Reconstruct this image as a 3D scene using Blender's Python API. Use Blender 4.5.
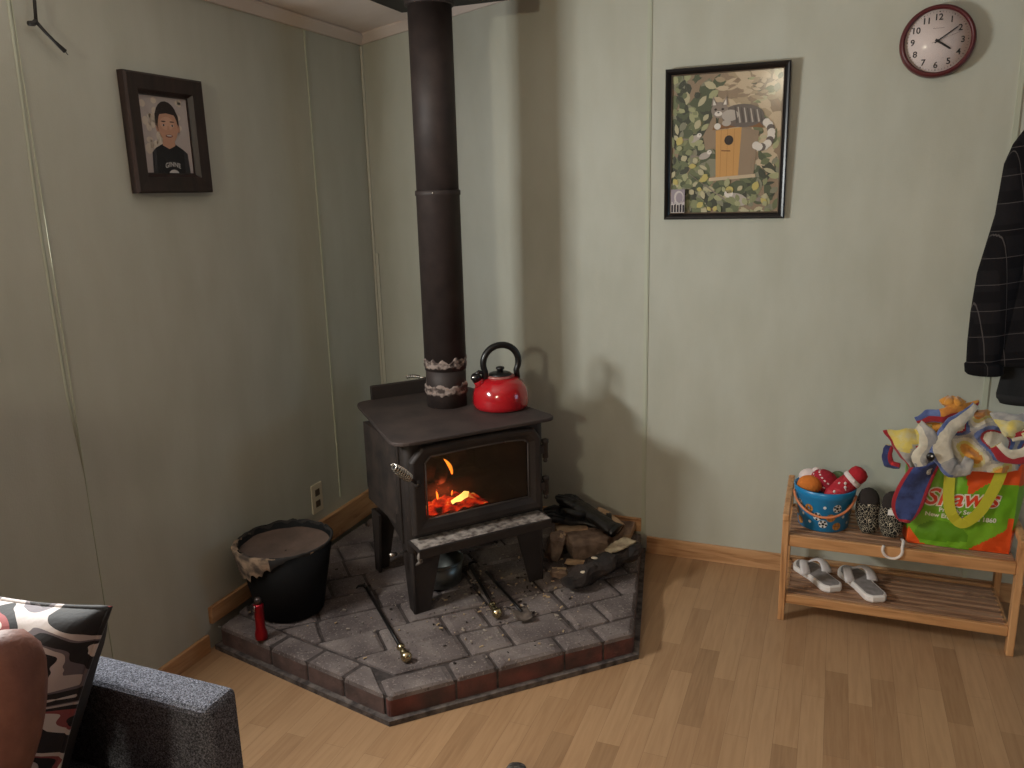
import bpy, bmesh, math, random
from mathutils import Vector, Matrix, noise, Euler
R = math.radians
for o in list(bpy.data.objects):
    bpy.data.objects.remove(o)
SC = bpy.context.scene
COL = SC.collection
PI = math.pi

# ------------------------------------------------------------------ camera
cam_d = bpy.data.cameras.new('camera')
cam = bpy.data.objects.new('camera', cam_d)
COL.objects.link(cam)
RX = Vector((0.93017296, 0.36625822, -0.02516313))
DN = Vector((0.06190922, -0.22405005, -0.97260929))
FW = Vector((-0.36186395, 0.90313703, -0.23108006))
cam.matrix_world = Matrix(((RX.x, -DN.x, -FW.x, 1.92668), (RX.y, -DN.y, -FW.y, -3.17994), (RX.z, -DN.z, -FW.z, 1.5121), (0, 0, 0, 1)))
cam_d.sensor_fit = 'HORIZONTAL'
cam_d.sensor_width = 36.0
cam_d.lens = 808.944 / 1024 * 36
cam_d.clip_start = 0.05
SC.camera = cam

# ------------------------------------------------------------------ world, exposure, daylight, fill
SC.view_settings.view_transform = 'Standard'
SC.view_settings.look = 'None'
SC.view_settings.exposure = 0.0
SC.view_settings.gamma = 1.0
SC.view_settings.use_curve_mapping = False
SC.cycles.use_denoising = True
SC.cycles.max_bounces = 8
SC.cycles.diffuse_bounces = 5
SC.cycles.transparent_max_bounces = 12
SC.cycles.sample_clamp_indirect = 4.0
world = bpy.data.worlds.new('overcast_sky')
SC.world = world
world.use_nodes = True
world.node_tree.nodes['Background'].inputs[0].default_value = (0.72, 0.83, 1.0, 1)
world.node_tree.nodes['Background'].inputs[1].default_value = 0.12


def area(name, loc, direction, sx, sy, power, color):
    d = bpy.data.lights.new(name, 'AREA')
    d.shape = 'RECTANGLE'
    d.size, d.size_y = sx, sy
    d.energy = power
    d.color = color
    o = bpy.data.objects.new(name, d)
    COL.objects.link(o)
    o.location = loc
    o.rotation_euler = Vector(direction).to_track_quat('-Z', 'Z').to_euler()
    return o


# windows: centre along the wall, width, sill z, head z
WIN_L = (-1.905, 0.13, 1.16, 1.68)
WIN_R = (-0.56, 0.62, 0.35, 1.95)
WIN_FILL = (2.5, 1.4, 0.9, 1.95)  # unseen opening behind the camera, added to carry the fill light
XR, YF = 3.7, -6.4
LAMP = (1.35, -5.6, 2.14)
P_LEFT, P_RIGHT, P_FRONT, P_LAMP = 47.0, 10.0, 0.4, 108.0
area('daylight_left_window', (0.002, WIN_L[0], (WIN_L[2] + WIN_L[3]) / 2), (1, 0, 0), WIN_L[1], WIN_L[3] - WIN_L[2], P_LEFT, (0.98, 1.0, 0.97))
area('daylight_right_door', (XR + 0.13, WIN_R[0], 1.15), (-1, 0, 0), WIN_R[1], 1.6, P_RIGHT, (0.42, 0.72, 1.0))
area('front_fill_light', (WIN_FILL[0], YF - 0.13, 1.42), (0, 1, 0), WIN_FILL[1], 1.05, P_FRONT, (0.8, 0.9, 1.0))  # weak fill added behind the camera for flat overall light
lamp_d = bpy.data.lights.new('ceiling_lamp_glow', 'POINT')
lamp_d.energy = P_LAMP
lamp_d.color = (1.0, 0.92, 0.70)
lamp_d.shadow_soft_size = 0.13
lamp_o = bpy.data.objects.new('ceiling_lamp_glow', lamp_d)
COL.objects.link(lamp_o)
lamp_o.location = LAMP

# ------------------------------------------------------------------ materials


def lin(c):
    return tuple(((x / 255) / 12.92 if x / 255 <= 0.04045 else ((x / 255 + 0.055) / 1.055) ** 2.4) for x in c)


MATS = {}


def mat(name, rgb, rough=0.6, metal=0.0, rgb2=None, scale=8.0, detail=6.0, lo=0.35, hi=0.65, bump=0.0, bscale=None,
        stretch=(1, 1, 1), spec=0.5, coat=0.0, emit=None, estr=0.0, sheen=0.0, bdist=0.004):
    if name in MATS:
        return MATS[name]
    m = bpy.data.materials.new(name)
    m.use_nodes = True
    nt = m.node_tree
    b = nt.nodes['Principled BSDF']
    c1 = (*lin(rgb), 1)
    b.inputs['Base Color'].default_value = c1
    b.inputs['Roughness'].default_value = rough
    b.inputs['Metallic'].default_value = metal
    b.inputs['Specular IOR Level'].default_value = spec
    b.inputs['Coat Weight'].default_value = coat
    b.inputs['Sheen Weight'].default_value = sheen
    if emit:
        b.inputs['Emission Color'].default_value = (*lin(emit), 1)
        b.inputs['Emission Strength'].default_value = estr
    if rgb2 or bump:
        tc = nt.nodes.new('ShaderNodeTexCoord')
        mp = nt.nodes.new('ShaderNodeMapping')
        mp.inputs['Scale'].default_value = stretch
        nt.links.new(tc.outputs['Object'], mp.inputs[0])
    if rgb2:
        n = nt.nodes.new('ShaderNodeTexNoise')
        n.inputs['Scale'].default_value = scale
        n.inputs['Detail'].default_value = detail
        nt.links.new(mp.outputs[0], n.inputs['Vector'])
        r = nt.nodes.new('ShaderNodeValToRGB')
        r.color_ramp.elements[0].position = lo
        r.color_ramp.elements[0].color = c1
        r.color_ramp.elements[1].position = hi
        r.color_ramp.elements[1].color = (*lin(rgb2), 1)
        nt.links.new(n.outputs[0], r.inputs[0])
        nt.links.new(r.outputs[0], b.inputs['Base Color'])
    if bump:
        n2 = nt.nodes.new('ShaderNodeTexNoise')
        n2.inputs['Scale'].default_value = bscale or scale * 3
        n2.inputs['Detail'].default_value = 6
        nt.links.new(mp.outputs[0], n2.inputs['Vector'])
        bp = nt.nodes.new('ShaderNodeBump')
        bp.inputs['Strength'].default_value = bump
        bp.inputs['Distance'].default_value = bdist
        nt.links.new(n2.outputs[0], bp.inputs['Height'])
        nt.links.new(bp.outputs[0], b.inputs['Normal'])
    MATS[name] = m
    return m


class NT:
    """small node-tree writer"""

    def __init__(s, name):
        s.m = bpy.data.materials.new(name)
        s.m.use_nodes = True
        s.t = s.m.node_tree
        s.b = s.t.nodes['Principled BSDF']
        MATS[name] = s.m

    def n(s, kind, **kw):
        nd = s.t.nodes.new('ShaderNode' + kind)
        for k, v in kw.items():
            if k in nd.inputs:
                nd.inputs[k].default_value = v
            else:
                setattr(nd, k, v)
        return nd

    def l(s, a, b):
        s.t.links.new(a, b)

    def ramp(s, src, stops, interp='LINEAR'):
        r = s.n('ValToRGB')
        cr = r.color_ramp
        cr.interpolation = interp
        while len(cr.elements) > 1:
            cr.elements.remove(cr.elements[-1])
        cr.elements[0].position = stops[0][0]
        cr.elements[0].color = (*lin(stops[0][1]), 1)
        for p, c in stops[1:]:
            e = cr.elements.new(p)
            e.color = (*lin(c), 1)
        s.l(src, r.inputs[0])
        return r.outputs[0]

    def coord(s, scale=(1, 1, 1), rot=(0, 0, 0), which='Object'):
        tc = s.n('TexCoord')
        mp = s.n('Mapping')
        mp.inputs['Scale'].default_value = scale
        mp.inputs['Rotation'].default_value = rot
        s.l(tc.outputs[which], mp.inputs[0])
        return mp.outputs[0]

    def math(s, op, a, b=None):
        n = s.n('Math', operation=op)
        for i, x in enumerate((a, b)):
            if x is None:
                continue
            if isinstance(x, (int, float)):
                n.inputs[i].default_value = x
            else:
                s.l(x, n.inputs[i])
        return n.outputs[0]

    def mix(s, f, a, b, mode='MIX'):
        n = s.n('Mix', data_type='RGBA', blend_type=mode)
        for i, x in ((0, f), (6, a), (7, b)):
            if isinstance(x, (int, float)):
                n.inputs[i].default_value = x
            elif isinstance(x, tuple):
                n.inputs[i].default_value = (*lin(x), 1)
            else:
                s.l(x, n.inputs[i])
        return n.outputs[2]

    def bump(s, h, strength=0.3, dist=0.003):
        bp = s.n('Bump')
        bp.inputs['Strength'].default_value = strength
        bp.inputs['Distance'].default_value = dist
        s.l(h, bp.inputs['Height'])
        s.l(bp.outputs[0], s.b.inputs['Normal'])


def wall_material():
    t = NT('painted_wall_panel')
    c = t.coord()
    n1 = t.n('TexNoise', Scale=1.3, Detail=4.0)
    t.l(c, n1.inputs['Vector'])
    base = t.ramp(n1.outputs[0], [(0.3, (178, 180, 168)), (0.7, (187, 188, 175))])
    n2 = t.n('TexNoise', Scale=9.0, Detail=8.0)
    t.l(t.coord((1, 1, 0.35)), n2.inputs['Vector'])
    base = t.mix(0.25, base, t.ramp(n2.outputs[0], [(0.35, (172, 170, 155)), (0.65, (198, 199, 189))]))
    t.l(base, t.b.inputs['Base Color'])
    t.b.inputs['Roughness'].default_value = 0.55
    t.b.inputs['Specular IOR Level'].default_value = 0.35
    w = t.n('TexNoise', Scale=260.0, Detail=2.0)
    t.l(t.coord((1, 1, 0.3)), w.inputs['Vector'])
    w2 = t.n('TexNoise', Scale=260.0, Detail=2.0)
    t.l(t.coord((0.25, 0.25, 1)), w2.inputs['Vector'])
    t.bump(t.math('ADD', w.outputs[0], w2.outputs[0]), 0.22, 0.0015)
    return t.m


def floor_material():
    t = NT('laminate_strip_floor')
    c = t.coord((1, 1, 1), (0, 0, R(90)))
    br = t.n('TexBrick')
    br.offset = 0.37
    br.offset_frequency = 2
    for k, v in dict(Scale=1.0).items():
        br.inputs[k].default_value = v
    br.inputs['Brick Width'].default_value = 0.42
    br.inputs['Row Height'].default_value = 0.066
    br.inputs['Mortar Size'].default_value = 0.0006
    br.inputs['Mortar Smooth'].default_value = 0.3
    br.inputs['Bias'].default_value = 0.0
    br.inputs['Color1'].default_value = (0, 0, 0, 1)
    br.inputs['Color2'].default_value = (1, 1, 1, 1)
    br.inputs['Mortar'].default_value = (0.5, 0.5, 0.5, 1)
    t.l(c, br.inputs['Vector'])
    plank = t.ramp(br.outputs['Color'], [(0.0, (142, 108, 76)), (0.3, (168, 131, 95)), (0.7, (177, 141, 104)), (1.0, (156, 119, 84))])
    g = t.n('TexNoise', Scale=6.0, Detail=8.0, Distortion=0.6)
    t.l(t.coord((14, 0.9, 1)), g.inputs['Vector'])
    grain = t.ramp(g.outputs[0], [(0.3, (134, 100, 70)), (0.6, (184, 149, 112))])
    col = t.mix(0.25, plank, grain)
    col = t.mix(t.math('MULTIPLY', br.outputs['Fac'], 0.55), col, (92, 66, 46))
    d = t.n('TexNoise', Scale=1.2, Detail=4.0)
    t.l(t.coord(), d.inputs['Vector'])
    col = t.mix(t.math('MULTIPLY', t.math('SUBTRACT', 0.75, d.outputs[0]), 0.35), col, (120, 98, 82))
    t.l(col, t.b.inputs['Base Color'])
    t.b.inputs['Roughness'].default_value = 0.42
    t.b.inputs['Specular IOR Level'].default_value = 0.35
    t.bump(t.math('SUBTRACT', g.outputs[0], br.outputs['Fac']), 0.12, 0.001)
    return t.m


def wood_material(name, a, b, dark, rough=0.5, axis=0, scale=1.0):
    t = NT(name)
    st = [9.0, 9.0, 9.0]
    st[axis] = 0.8
    g = t.n('TexNoise', Scale=5.0 * scale, Detail=7.0, Distortion=0.8)
    t.l(t.coord(tuple(st)), g.inputs['Vector'])
    col = t.ramp(g.outputs[0], [(0.28, dark), (0.45, a), (0.7, b)])
    k = t.n('TexNoise', Scale=7.0 * scale, Detail=3.0)
    t.l(t.coord(), k.inputs['Vector'])
    col = t.mix(t.math('MULTIPLY', t.math('GREATER_THAN', k.outputs[0], 0.68), 0.5), col, dark)
    t.l(col, t.b.inputs['Base Color'])
    t.b.inputs['Roughness'].default_value = rough
    t.bump(g.outputs[0], 0.15, 0.001)
    return t.m


def weave_material():
    t = NT('tweed_upholstery')
    c = t.coord((1, 1, 1))
    w = t.n('TexVoronoi', Scale=380.0)
    t.l(c, w.inputs['Vector'])
    n = t.n('TexNoise', Scale=300.0, Detail=2.0)
    t.l(c, n.inputs['Vector'])
    col = t.ramp(n.outputs[0], [(0.36, (38, 37, 41)), (0.5, (74, 73, 80)), (0.64, (126, 126, 138))])
    col2 = t.ramp(w.outputs['Distance'], [(0.0, (188, 190, 200)), (0.6, (70, 72, 80))])
    t.l(t.mix(0.4, col, col2), t.b.inputs['Base Color'])
    t.b.inputs['Roughness'].default_value = 0.95
    t.b.inputs['Specular IOR Level'].default_value = 0.1
    t.bump(w.outputs['Distance'], 0.7, 0.003)
    return t.m


def pillow_material():
    t = NT('swirl_print_plush')
    c = t.coord((2.2, 1.0, 6.0), (0, R(48), 0))
    n0 = t.n('TexNoise', Scale=1.15, Detail=1.5, Distortion=1.6)
    t.l(c, n0.inputs['Vector'])
    base = t.ramp(n0.outputs[0], [(0.0, (22, 20, 24)), (0.36, (216, 208, 204)), (0.41, (30, 27, 31)), (0.455, (112, 104, 110)), (0.475, (196, 186, 184)), (0.515, (24, 22, 26)),
                                  (0.555, (154, 78, 80)), (0.575, (222, 214, 210)), (0.625, (36, 33, 38)), (0.70, (150, 120, 92)), (0.74, (210, 200, 192))], 'CONSTANT')
    t.l(base, t.b.inputs['Base Color'])
    t.b.inputs['Roughness'].default_value = 0.85
    t.b.inputs['Sheen Weight'].default_value = 0.3
    n = t.n('TexNoise', Scale=90.0, Detail=3.0)
    t.l(t.coord(), n.inputs['Vector'])
    t.bump(n.outputs[0], 0.35, 0.003)
    return t.m


def throw_material():
    t = NT('striped_plush_throw')
    w = t.n('TexWave', wave_type='BANDS', bands_direction='X')
    w.inputs['Scale'].default_value = 2.6
    w.inputs['Distortion'].default_value = 1.2
    w.inputs['Detail'].default_value = 1.0
    t.l(t.coord((1, 1, 1), (0, 0, R(25))), w.inputs['Vector'])
    base = t.ramp(w.outputs[0], [(0.0, (26, 24, 26)), (0.45, (170, 130, 82)), (0.62, (206, 192, 178)), (0.85, (40, 38, 42))], 'CONSTANT')
    t.l(base, t.b.inputs['Base Color'])
    t.b.inputs['Roughness'].default_value = 0.9
    n = t.n('TexNoise', Scale=90.0, Detail=3.0)
    t.l(t.coord(), n.inputs['Vector'])
    t.bump(n.outputs[0], 0.4, 0.003)
    return t.m


def plaid_material():
    t = NT('dark_plaid_flannel')
    c = t.coord((1, 1, 1), (0, R(8), 0))
    sp = t.n('SeparateXYZ')
    t.l(c, sp.inputs[0])

    def line(src, period, width, off=0.0):
        f = t.math('FRACT', t.math('ADD', t.math('MULTIPLY', src, 1 / period), off))
        return t.math('LESS_THAN', f, width)
    xs = t.math('ADD', sp.outputs[0], t.math('MULTIPLY', sp.outputs[1], 0.8))
    a = t.math('MAXIMUM', line(xs, 0.070, 0.028), line(sp.outputs[2], 0.085, 0.026))
    b = t.math('MAXIMUM', line(xs, 0.085, 0.35, 0.4), line(sp.outputs[2], 0.105, 0.35, 0.4))
    col = t.mix(t.math('MULTIPLY', b, 0.5), (28, 26, 28), (12, 11, 13))
    col = t.mix(t.math('MULTIPLY', a, 0.40), col, (112, 104, 102))
    t.l(col, t.b.inputs['Base Color'])
    t.b.inputs['Roughness'].default_value = 0.95
    t.b.inputs['Specular IOR Level'].default_value = 0.15
    n = t.n('TexNoise', Scale=240.0, Detail=2.0)
    t.l(c, n.inputs['Vector'])
    t.bump(n.outputs[0], 0.3, 0.002)
    return t.m


def leopard_material():
    t = NT('leopard_print_fleece')
    c = t.coord()
    v = t.n('TexVoronoi', Scale=105.0, feature='DISTANCE_TO_EDGE')
    n = t.n('TexNoise', Scale=30.0, Detail=2.0)
    t.l(c, n.inputs['Vector'])
    ad = t.n('VectorMath', operation='ADD')
    sc = t.n('VectorMath', operation='SCALE')
    sc.inputs['Scale'].default_value = 0.02
    t.l(n.outputs['Color'], sc.inputs[0])
    t.l(c, ad.inputs[0])
    t.l(sc.outputs[0], ad.inputs[1])
    t.l(ad.outputs[0], v.inputs['Vector'])
    t.l(t.ramp(v.outputs[0], [(0.0, (196, 184, 160)), (0.030, (16, 14, 13))], 'CONSTANT'), t.b.inputs['Base Color'])
    t.b.inputs['Roughness'].default_value = 0.95
    return t.m


def hearth_top_material():
    t = NT('ash_dusted_paver_top')
    n = t.n('TexNoise', Scale=7.0, Detail=8.0)
    t.l(t.coord(), n.inputs['Vector'])
    col = t.ramp(n.outputs[0], [(0.3, (76, 66, 64)), (0.5, (102, 91, 88)), (0.7, (126, 115, 110))])
    s = t.n('TexNoise', Scale=130.0, Detail=3.0)
    t.l(t.coord(), s.inputs['Vector'])
    col = t.mix(t.math('MULTIPLY', t.math('GREATER_THAN', s.outputs[0], 0.62), 0.4), col, (160, 148, 140))
    s2 = t.n('TexNoise', Scale=85.0, Detail=3.0)
    t.l(t.coord((1.3, 1, 1)), s2.inputs['Vector'])
    col = t.mix(t.math('MULTIPLY', t.math('GREATER_THAN', s2.outputs[0], 0.65), 0.6), col, (58, 46, 42))
    t.l(col, t.b.inputs['Base Color'])
    t.b.inputs['Roughness'].default_value = 0.9
    n3 = t.n('TexNoise', Scale=110.0, Detail=6.0)
    t.l(t.coord(), n3.inputs['Vector'])
    t.bump(n3.outputs[0], 0.5, 0.004)
    return t.m


def stove_glass_material():
    t = NT('sooty_stove_glass')
    out = t.t.nodes['Material Output']
    tr = t.n('BsdfTransparent')
    tr.inputs[0].default_value = (0.80, 0.72, 0.66, 1)
    gl = t.n('BsdfGlossy')
    gl.inputs['Roughness'].default_value = 0.08
    gl.inputs['Color'].default_value = (1, 1, 1, 1)
    so = t.n('BsdfDiffuse')
    so.inputs[0].default_value = (0.007, 0.0055, 0.005, 1)
    n = t.n('TexNoise', Scale=9.0, Detail=7.0)
    t.l(t.coord((1, 1, 1.6)), n.inputs['Vector'])
    sp = t.n('SeparateXYZ')
    t.l(t.coord(), sp.inputs[0])
    f = t.math('ADD', t.math('MULTIPLY', sp.outputs[0], 2.2), t.math('MULTIPLY', n.outputs[0], 0.9))
    f = t.math('ADD', f, -0.12)
    cl = t.n('Clamp')
    cl.inputs['Max'].default_value = 0.92
    t.l(f, cl.inputs[0])
    m1 = t.n('MixShader')
    t.l(cl.outputs[0], m1.inputs[0])
    t.l(tr.outputs[0], m1.inputs[1])
    t.l(so.outputs[0], m1.inputs[2])
    m2 = t.n('MixShader')
    m2.inputs[0].default_value = 0.05
    t.l(m1.outputs[0], m2.inputs[1])
    t.l(gl.outputs[0], m2.inputs[2])
    t.l(m2.outputs[0], out.inputs[0])
    return t.m


def clear_glass_material(name='clear_glass', gloss=0.08, rough=0.02):
    t = NT(name)
    out = t.t.nodes['Material Output']
    tr = t.n('BsdfTransparent')
    gl = t.n('BsdfGlossy')
    gl.inputs['Roughness'].default_value = rough
    m1 = t.n('MixShader')
    m1.inputs[0].default_value = gloss
    t.l(tr.outputs[0], m1.inputs[1])
    t.l(gl.outputs[0], m1.inputs[2])
    t.l(m1.outputs[0], out.inputs[0])
    return t.m


def ember_material():
    t = NT('glowing_embers')
    n = t.n('TexNoise', Scale=24.0, Detail=5.0)
    t.l(t.coord(), n.inputs['Vector'])
    col = t.ramp(n.outputs[0], [(0.36, (12, 4, 3)), (0.46, (150, 14, 8)), (0.58, (240, 60, 20)), (0.68, (255, 190, 90))])
    t.l(col, t.b.inputs['Emission Color'])
    t.b.inputs['Emission Strength'].default_value = 1.5
    t.b.inputs['Base Color'].default_value = (0.02, 0.015, 0.013, 1)
    t.b.inputs['Roughness'].default_value = 0.95
    return t.m


WALL = wall_material()
DARK_WALL = wood_material('bounce_dimming_wood', (70, 52, 40), (84, 62, 48), (44, 32, 26), .6, 2)  # invented dark finish for the unseen right and front walls, cuts bounced light
FLOOR = floor_material()
PINE = wood_material('pine_baseboard', (188, 143, 100), (206, 163, 120), (146, 100, 62), 0.55, 0)
PINE_Y = wood_material('pine_baseboard_side', (188, 143, 100), (206, 163, 120), (146, 100, 62), 0.55, 1)
BAMBOO = wood_material('oiled_rack_wood', (184, 134, 88), (204, 154, 106), (140, 94, 58), 0.45, 0)
BAMBOO_Z = wood_material('oiled_rack_post_wood', (190, 140, 94), (210, 162, 114), (146, 100, 62), 0.45, 2)
SLAT = wood_material('weathered_slat_wood', (146, 110, 84), (170, 134, 106), (104, 76, 58), 0.5, 0)
WHITE = mat('painted_trim_white', (214, 200, 190), 0.6)
CEIL = mat('ceiling_panel', (236, 224, 217), 0.8, rgb2=(226, 213, 205), scale=5, bump=0.15, bscale=60)
IRON = mat('stove_black_iron', (40, 34, 32), 0.6, 0.2, rgb2=(52, 44, 41), scale=12, bump=0.25, bscale=220, bdist=0.001)
IRON_TOP = mat('stove_top_iron', (50, 42, 41), 0.65, 0.1, rgb2=(70, 58, 54), scale=9, bump=0.25, bscale=160, bdist=0.001)
PIPE = mat('stovepipe_steel', (47, 38, 36), 0.62, 0.15, rgb2=(62, 51, 48), scale=14, lo=0.4, hi=0.75, bump=0.12, bscale=90, bdist=0.001)
CEMENT = mat('furnace_cement', (146, 130, 122), 0.9, rgb2=(70, 58, 54), scale=46, lo=.47, hi=.60, bump=0.8, bscale=80)
ASH = mat('grey_ash_layer', (150, 140, 132), 0.95, rgb2=(74, 64, 60), scale=42, lo=0.4, hi=0.66, bump=0.7, bscale=140)
CHROME = mat('chrome_wire', (190, 184, 176), 0.25, 1.0)
BRASS = mat('worn_brass_knob', (206, 190, 150), 0.25, 1.0)
BLACK = mat('black_plastic', (16, 15, 16), 0.35)
KETTLE = mat('red_enamel', (176, 26, 34), 0.16, 0.0, rgb2=(160, 22, 30), scale=6, coat=0.6)
KDUST = mat('dull_kettle_collar', (176, 120, 112), 0.5, 0.3, rgb2=(130, 50, 48), scale=40)
FIREBRICK = mat('firebrick_soot', (58, 46, 40), 0.95, rgb2=(30, 24, 22), scale=14)
CHAR = mat('charred_wood', (26, 20, 18), 0.85, rgb2=(54, 42, 36), scale=18, bump=0.9, bscale=45, stretch=(1, 1, 1))
SPLIT = mat('split_wood_face', (176, 158, 128), 0.85, rgb2=(120, 100, 78), scale=26, bump=0.6, bscale=60)
BARK = mat('rough_bark', (104, 84, 72), 0.95, rgb2=(146, 122, 104), scale=22, bump=0.9, bscale=50)
WOODCUT = mat('pale_cut_wood', (196, 166, 132), 0.85, rgb2=(158, 128, 100), scale=20, bump=0.4, bscale=60)
BRICKRED = mat('red_brick_face', (118, 68, 60), 0.9, rgb2=(72, 54, 50), scale=9, bump=0.6, bscale=90)
HTOP = hearth_top_material()
MORTAR = mat('hearth_mortar', (78, 68, 65), 0.95, rgb2=(52, 45, 43), scale=30, bump=0.8, bscale=90)
BOARD = mat('cement_base_board', (110, 100, 94), 0.95, rgb2=(60, 52, 50), scale=34, bump=0.8, bscale=70)
GALV = mat('galvanized_steel', (150, 152, 146), 0.35, 0.9, rgb2=(120, 122, 118), scale=12)
LEATHER = mat('black_leather', (18, 17, 18), 0.42, rgb2=(34, 32, 32), scale=30, bump=0.5, bscale=90)
GLASS = clear_glass_material()
PICGLASS = clear_glass_material('picture_glass', 0.008, 0.12)
SGLASS = stove_glass_material()
EMBER = ember_material()
FLAME = mat('flame', (255, 150, 50), 0.5, emit=(255, 150, 48), estr=2.6)
HOT = mat('white_hot_coal', (255, 190, 90), 0.5, emit=(255, 205, 110), estr=4.0)
TWEED = weave_material()
PILLOW = pillow_material()
THROW = throw_material()
PLAID = plaid_material()
LEOP = leopard_material()
SKIN = mat('skin', (122, 78, 64), 0.6, rgb2=(106, 64, 52), scale=30, bump=0.25, bscale=150)


def flat(rgb, rough=0.7, **k):
    return mat('paint_%d_%d_%d_%d' % (*rgb, int(rough * 100)), rgb, rough, **k)


# ------------------------------------------------------------------ mesh builder
class MB:
    def __init__(s):
        s.v, s.f, s.mi, s.sm = [], [], [], []

    def add(s, vs, fs, mi=0, smooth=False, M=None):
        o = len(s.v)
        s.v += [tuple(M @ Vector(v)) if M else tuple(v) for v in vs]
        s.f += [tuple(i + o for i in f) for f in fs]
        n = len(fs)
        s.mi += list(mi) if isinstance(mi, (list, tuple)) else [mi] * n
        s.sm += [smooth] * n
        return s

    def box(s, c, d, mi=0, rot=None, M=None):
        x, y, z = (k / 2 for k in d)
        T = Matrix.Translation(c)
        if rot:
            T = T @ Euler(rot).to_matrix().to_4x4()
        if M:
            T = M @ T
        vs = [(i, j, k) for k in (-z, z) for j in (-y, y) for i in (-x, x)]
        return s.add(vs, [(0, 2, 3, 1), (4, 5, 7, 6), (0, 1, 5, 4), (2, 6, 7, 3), (0, 4, 6, 2), (1, 3, 7, 5)], mi, False, T)

    def prism(s, poly, z0, z1, mi=0, M=None, smooth=False, top_mi=None, flip=False):
        n = len(poly)
        vs = [(x, y, z0) for x, y in poly] + [(x, y, z1) for x, y in poly]
        fs = [tuple(range(n - 1, -1, -1)), tuple(range(n, 2 * n))] + [(i, (i + 1) % n, n + (i + 1) % n, n + i) for i in range(n)]
        mis = [mi, mi if top_mi is None else top_mi] + [mi] * n
        s.add(vs, fs, mis, False, M)
        if smooth:
            for k in range(n):
                s.sm[-1 - k] = True
        return s

    def rings(s, rings, mi=0, smooth=True, caps=True, closed=True, M=None, loop=False):
        n = len(rings[0])
        vs = [p for r in rings for p in r]
        fs = []
        m = len(rings)
        for i in range(m - (0 if loop else 1)):
            for j in range(n if closed else n - 1):
                a, b = i * n + j, i * n + (j + 1) % n
                i2 = (i + 1) % m
                fs.append((a, b, i2 * n + (j + 1) % n, i2 * n + j))
        if caps and not loop:
            fs.append(tuple(range(n - 1, -1, -1)))
            fs.append(tuple((m - 1) * n + j for j in range(n)))
        return s.add(vs, fs, mi, smooth, M)

    def lathe(s, prof, n=32, mi=0, M=None, smooth=True, caps=True):
        return s.rings([[(r * math.cos(2 * PI * j / n), r * math.sin(2 * PI * j / n), z) for j in range(n)] for r, z in prof], mi, smooth, caps, True, M)

    def tube(s, path, r, n=10, mi=0, M=None, flat_=1.0, up=None, caps=True, loop=False, smooth=True):
        P = [Vector(p) for p in path]
        m = len(P)
        rr = r if isinstance(r, (list, tuple)) else [r] * m
        out = []
        nrm = None
        for i in range(m):
            if loop:
                t = (P[(i + 1) % m] - P[i - 1]).normalized()
            else:
                t = (P[min(i + 1, m - 1)] - P[max(i - 1, 0)]).normalized()
            if nrm is None:
                u = Vector(up) if up else (Vector((0, 0, 1)) if abs(t.z) < 0.9 else Vector((1, 0, 0)))
                nrm = (u - t * u.dot(t)).normalized()
            else:
                u = Vector(up) if up else nrm
                nrm = (u - t * u.dot(t)).normalized()
            b = t.cross(nrm)
            out.append([P[i] + (nrm * math.cos(2 * PI * j / n) * flat_ + b * math.sin(2 * PI * j / n)) * rr[i] for j in range(n)])
        return s.rings(out, mi, smooth, caps, True, M, loop)

    def ball(s, c, r, n=16, mi=0, M=None, rot=None):
        if not isinstance(r, (list, tuple)):
            r = (r, r, r)
        h = n // 2
        T = Matrix.Translation(c)
        if rot:
            T = T @ Euler(rot).to_matrix().to_4x4()
        if M:
            T = M @ T
        rings = []
        for i in range(h + 1):
            a = -PI / 2 + PI * min(max(i / h, 0.012), 0.988)
            rings.append([(r[0] * math.cos(a) * math.cos(2 * PI * j / n), r[1] * math.cos(a) * math.sin(2 * PI * j / n), r[2] * math.sin(a)) for j in range(n)])
        return s.rings(rings, mi, True, True, True, T)

    def grid(s, fn, nu, nv, mi=0, smooth=True, M=None, closed_u=False):
        vs = [fn(i / nu, j / nv) for j in range(nv + 1) for i in range(nu + (0 if closed_u else 1))]
        w = nu if closed_u else nu + 1
        fs, mis = [], []
        for j in range(nv):
            for i in range(nu):
                i2 = (i + 1) % w
                fs.append((j * w + i, j * w + i2, (j + 1) * w + i2, (j + 1) * w + i))
                mis.append(mi((i + .5) / nu, (j + .5) / nv) if callable(mi) else mi)
        return s.add(vs, fs, mis, smooth, M)

    def build(s, name, mats, parent=None, bevel=0.0, seg=2, solid=0.0, sub=0, jitter=0.0, jscale=20.0, wn=False):
        me = bpy.data.meshes.new(name)
        me.from_pydata(s.v, [], s.f)
        for m in (mats if isinstance(mats, (list, tuple)) else [mats]):
            me.materials.append(m)
        for p, mi, sm in zip(me.polygons, s.mi, s.sm):
            p.material_index = mi
            p.use_smooth = sm
        if jitter:
            for v in me.vertices:
                v.co += noise.noise_vector(v.co * jscale) * jitter
        me.validate()
        me.update()
        o = bpy.data.objects.new(name, me)
        COL.objects.link(o)
        if parent:
            o.parent = parent
        if sub:
            k = o.modifiers.new('sub', 'SUBSURF')
            k.levels = k.render_levels = sub
        if solid:
            k = o.modifiers.new('solid', 'SOLIDIFY')
            k.thickness = solid
            k.offset = 0
        if bevel:
            k = o.modifiers.new('bevel', 'BEVEL')
            k.width = bevel
            k.segments = seg
            k.limit_method = 'ANGLE'
            k.angle_limit = R(35)
        return o


def tag(o, label=None, cat=None, group=None, kind=None):
    for k, v in (('label', label), ('category', cat), ('group', group), ('kind', kind)):
        if v:
            o[k] = v
    return o


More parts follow.
